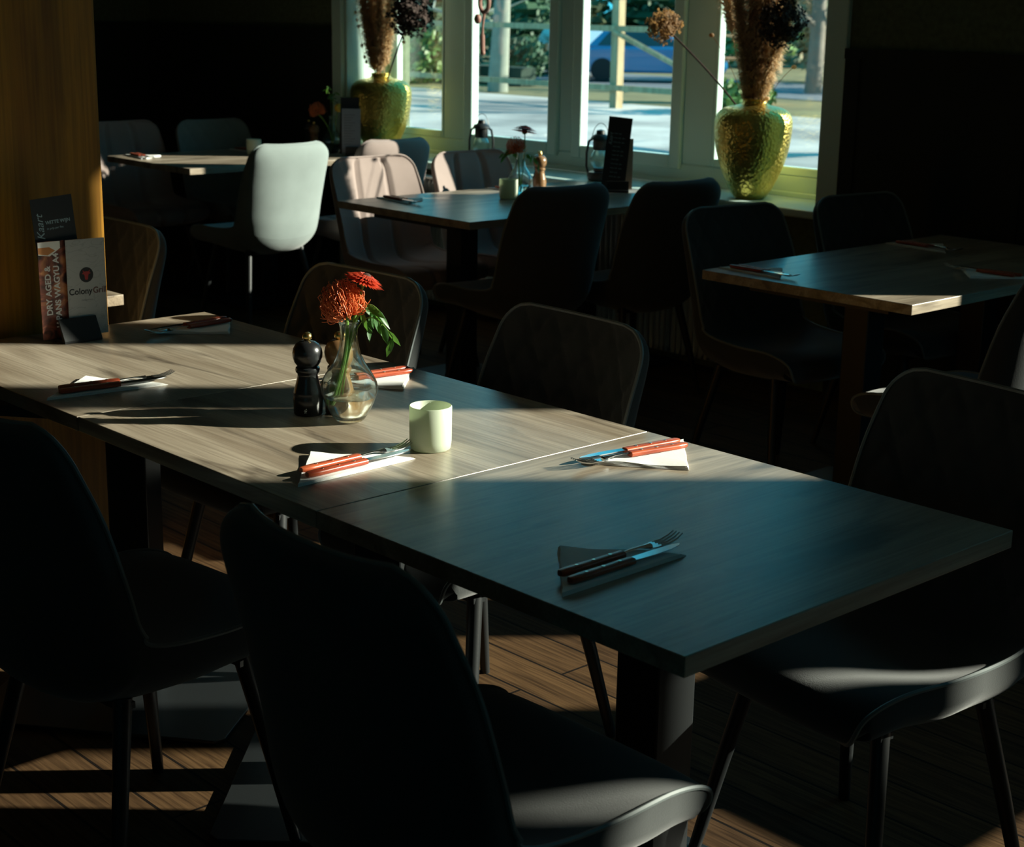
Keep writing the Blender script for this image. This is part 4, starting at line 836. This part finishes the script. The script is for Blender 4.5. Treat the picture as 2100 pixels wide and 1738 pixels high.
evergreen(-31.6, 21.5, 4.4, 1.8, 2600, 'dark evergreen tree seen through the leftmost pane', 2)
evergreen(-34.4, 32.0, 4.4, 1.8, 2600, 'broad dark evergreen far behind the parked cars', 3)
evergreen(-27.5, 34.6, 4.0, 1.5, 2400, 'green tree behind the blue car', 4, FOLB)
evergreen(-36.5, 27.0, 4.6, 2.0, 2400, 'dark conifer far behind the left vase', 5)
bare_tree(-21.4, 19.2, 4.6, 'pale trunked tree behind the fence in the left casement', 6, PALEB, 0.20)
bare_tree(-18.2, 24.5, 5.0, 'bare grey tree between the fence and the blue car', 7, BARK, 0.17)
bare_tree(-16.2, 20.2, 4.4, 'thin yellowish tree before the blue car', 8, TWIG, 0.08, lean=(-.12, 0))
bare_tree(-24.6, 31.5, 5.2, 'bare tree seen above the right gold vase', 9, TWIG, 0.18)
bush(-15.9, 28.4, 2.3, 1.6, 1500, 'brown twiggy bush seen right of the plumes', 10, TWIG)
bush(-20.6, 29.0, 2.4, 1.8, 1400, 'olive bush behind the right gold vase', 11, mat('olive_leaves', (0.16, 0.15, 0.07), .7, var=.4, vscale=2))
bush(-24.6, 19.9, 1.1, 0.9, 900, 'yellow green bush low in the left casement', 12, FOLB)
bush(-24.4, 22.6, 0.9, 0.7, 900, 'low dark hedge bush left of the blue car', 13, FOL)
bush(-15.2, 18.45, 0.5, 0.75, 700, 'low grassy clump at the foot of the fence', 14, FOLB, False)
tag(MB().box(-26.5, -22.6, 20.9, 21.3, -0.02, 0.34).build('garden_hedge', mat('dark_hedge', (0.02, 0.045, 0.03), 0.9, var=0.6, vscale=4, bump=1.0, bscale=30)), 'dark clipped hedge behind the fence in the left casement', 'hedge')
for q, (tx, ty, th_, tr_) in enumerate([(-53, 38, 5.2, 3.0), (-46.5, 39, 5.6, 3.2), (-41.8, 37.5, 5.0, 3.0), (-37.6, 41.6, 5.4, 3.3), (-38.9, 38.4, 4.6, 2.4), (-33.9, 40, 5.4, 2.4), (-29.2, 39, 5.0, 2.2), (-24.6, 40, 5.2, 2.2), (-43.5, 29.0, 3.4, 2.0)]):
    evergreen(tx, ty, th_, tr_, 2600, ['dark tree in the far row behind the left vase', 'second tree of the far row from the left', 'third tree of the far row, behind the left casement', 'fourth tree of the far row, standing a little further back', 'slim tree filling the gap of the far row, above the pale car', 'fifth tree of the far row, above the cars', 'sixth tree of the far row, behind the right mullion', 'last tree of the far row, behind the right vase', 'smaller dark tree before the far row at the left pane'][q], 40 + q, FOL if q % 2 else FOLB2)
bare_tree(-3.27, 7.45, 4.6, 'bare tree added close to the wall, out of sight right of the window', 31, BARK, 0.10, nb=5)  # added out of view; its trunk keeps sun off the left reveal
bare_tree(-7.6, 16.4, 5.5, 'bare tree added beside the terrace, out of sight right of the window', 32, BARK, 0.2)  # added out of view for the shadows it throws on the terrace
# cars
def car(x, y, rz, col, label, grp='parked cars beyond the fence'):
    t = thing('parked_car', (x, y, 0.0), rz, label, 'car', grp); t.scale = (0.78, 0.78, 0.78); paint = mat('car_paint', col, 0.25, spec=0.6, coat=0.6)
    side = [(-2.05, 0.35), (-2.1, 0.62), (-1.95, 0.86), (-1.35, 0.93), (1.05, 0.95), (1.75, 0.84), (2.08, 0.70), (2.12, 0.40), (2.0, 0.24), (-1.95, 0.24)]
    def ext(poly, w0, w1=None):
        n = len(poly); b_ = MB(); w1 = w1 or [w0] * n; vs_ = [(px, -w1[i], pz) for i, (px, pz) in enumerate(poly)] + [(px, w1[i], pz) for i, (px, pz) in enumerate(poly)]
        return b_.add(vs_, [tuple(range(n)), tuple(reversed(range(n, 2 * n)))] + [(k, n + k, n + (k + 1) % n, (k + 1) % n) for k in range(n)])
    ext(side, 0.86).build('body', paint, t, smooth=False, bevel=0.07)
    cab = [(-1.75, 0.90), (-1.25, 1.38), (-0.9, 1.45), (0.2, 1.45), (1.05, 0.92)]
    ext(cab, .78, [.80, .64, .62, .62, .80]).build('cabin', paint, t, smooth=False, bevel=0.04)
    gl_ = mat('car_glass', (0.02, 0.03, 0.035), 0.08, spec=0.8)
    for sgn in (-1, 1):
        q = [(-1.45, .96), (-1.12, 1.33), (-.85, 1.39), (.15, 1.39), (.82, .97)]; g_ = MB(); g_.add([(px, sgn * (.81 - .155 * (pz - .9) / .55 + .008), pz) for px, pz in q], [tuple(range(5)) if sgn < 0 else tuple(reversed(range(5)))]); g_.build('side_window', gl_, t, smooth=False)
    g_ = MB(); g_.add([(1.02, -.70, .97), (1.02, .70, .97), (.28, .56, 1.42), (.28, -.56, 1.42)], [(0, 1, 2, 3)]); g_.v = [(a + .03, b_, c_ + .02) for a, b_, c_ in g_.v]; g_.build('windscreen', gl_, t, smooth=False)
    for sx_ in (-1.3, 1.32):
        for sy_ in (-1, 1):
            wl = MB().lathe([(0.0001, -.1), (.2, -.1), (.31, -.09), (.32, 0), (.31, .09), (.2, .1), (.0001, .1)], 24, close=False); wl.xf(Matrix.Translation((sx_, sy_ * .80, .31)) @ Matrix.Rotation(PI / 2, 4, 'X')); wl.build('wheel', mat('tyre', (.015, .015, .016), .8), t)
    for sy_ in (-1, 1): MB().box(2.02, 2.13, sy_ * .72 - .16, sy_ * .72 + .14, .58, .70).build('headlight', mat('lamp_lens', (.8, .8, .8), .1), t, bevel=.02)
    MB().box(2.10, 2.135, -.26, .26, .38, .49).build('number_plate', mat('yellow_plate', (.75, .5, .05), .5), t, smooth=False); return t
car(-22.9, 25.0, 0.75, (0.03, 0.20, 0.42), 'blue car parked behind the fence post')
car(-26.0, 25.6, 2.6, (0.35, 0.5, 0.6), 'pale blue car parked left of the blue car')
# picnic table and bench outside
pt = thing('picnic_table', (-16.9, 20.4, 0), 0.9, 'orange brown timber picnic table seen left of the right gold vase', 'table')
PW = wood('orange_timber', (0.2, 0.08, 0.03), (0.45, 0.2, 0.08), (0.6, 0.3, 0.13), rough=.7, scale=1)
for k in range(5): MB().box(-.9, .9, -.38 + k * .155, -.24 + k * .155, .70, .74).build('board', PW, pt, smooth=False)
for sx_ in (-.7, .7): MB().box(sx_ - .05, sx_ + .05, -.3, .3, 0, .70).build('leg', PW, pt, smooth=False)
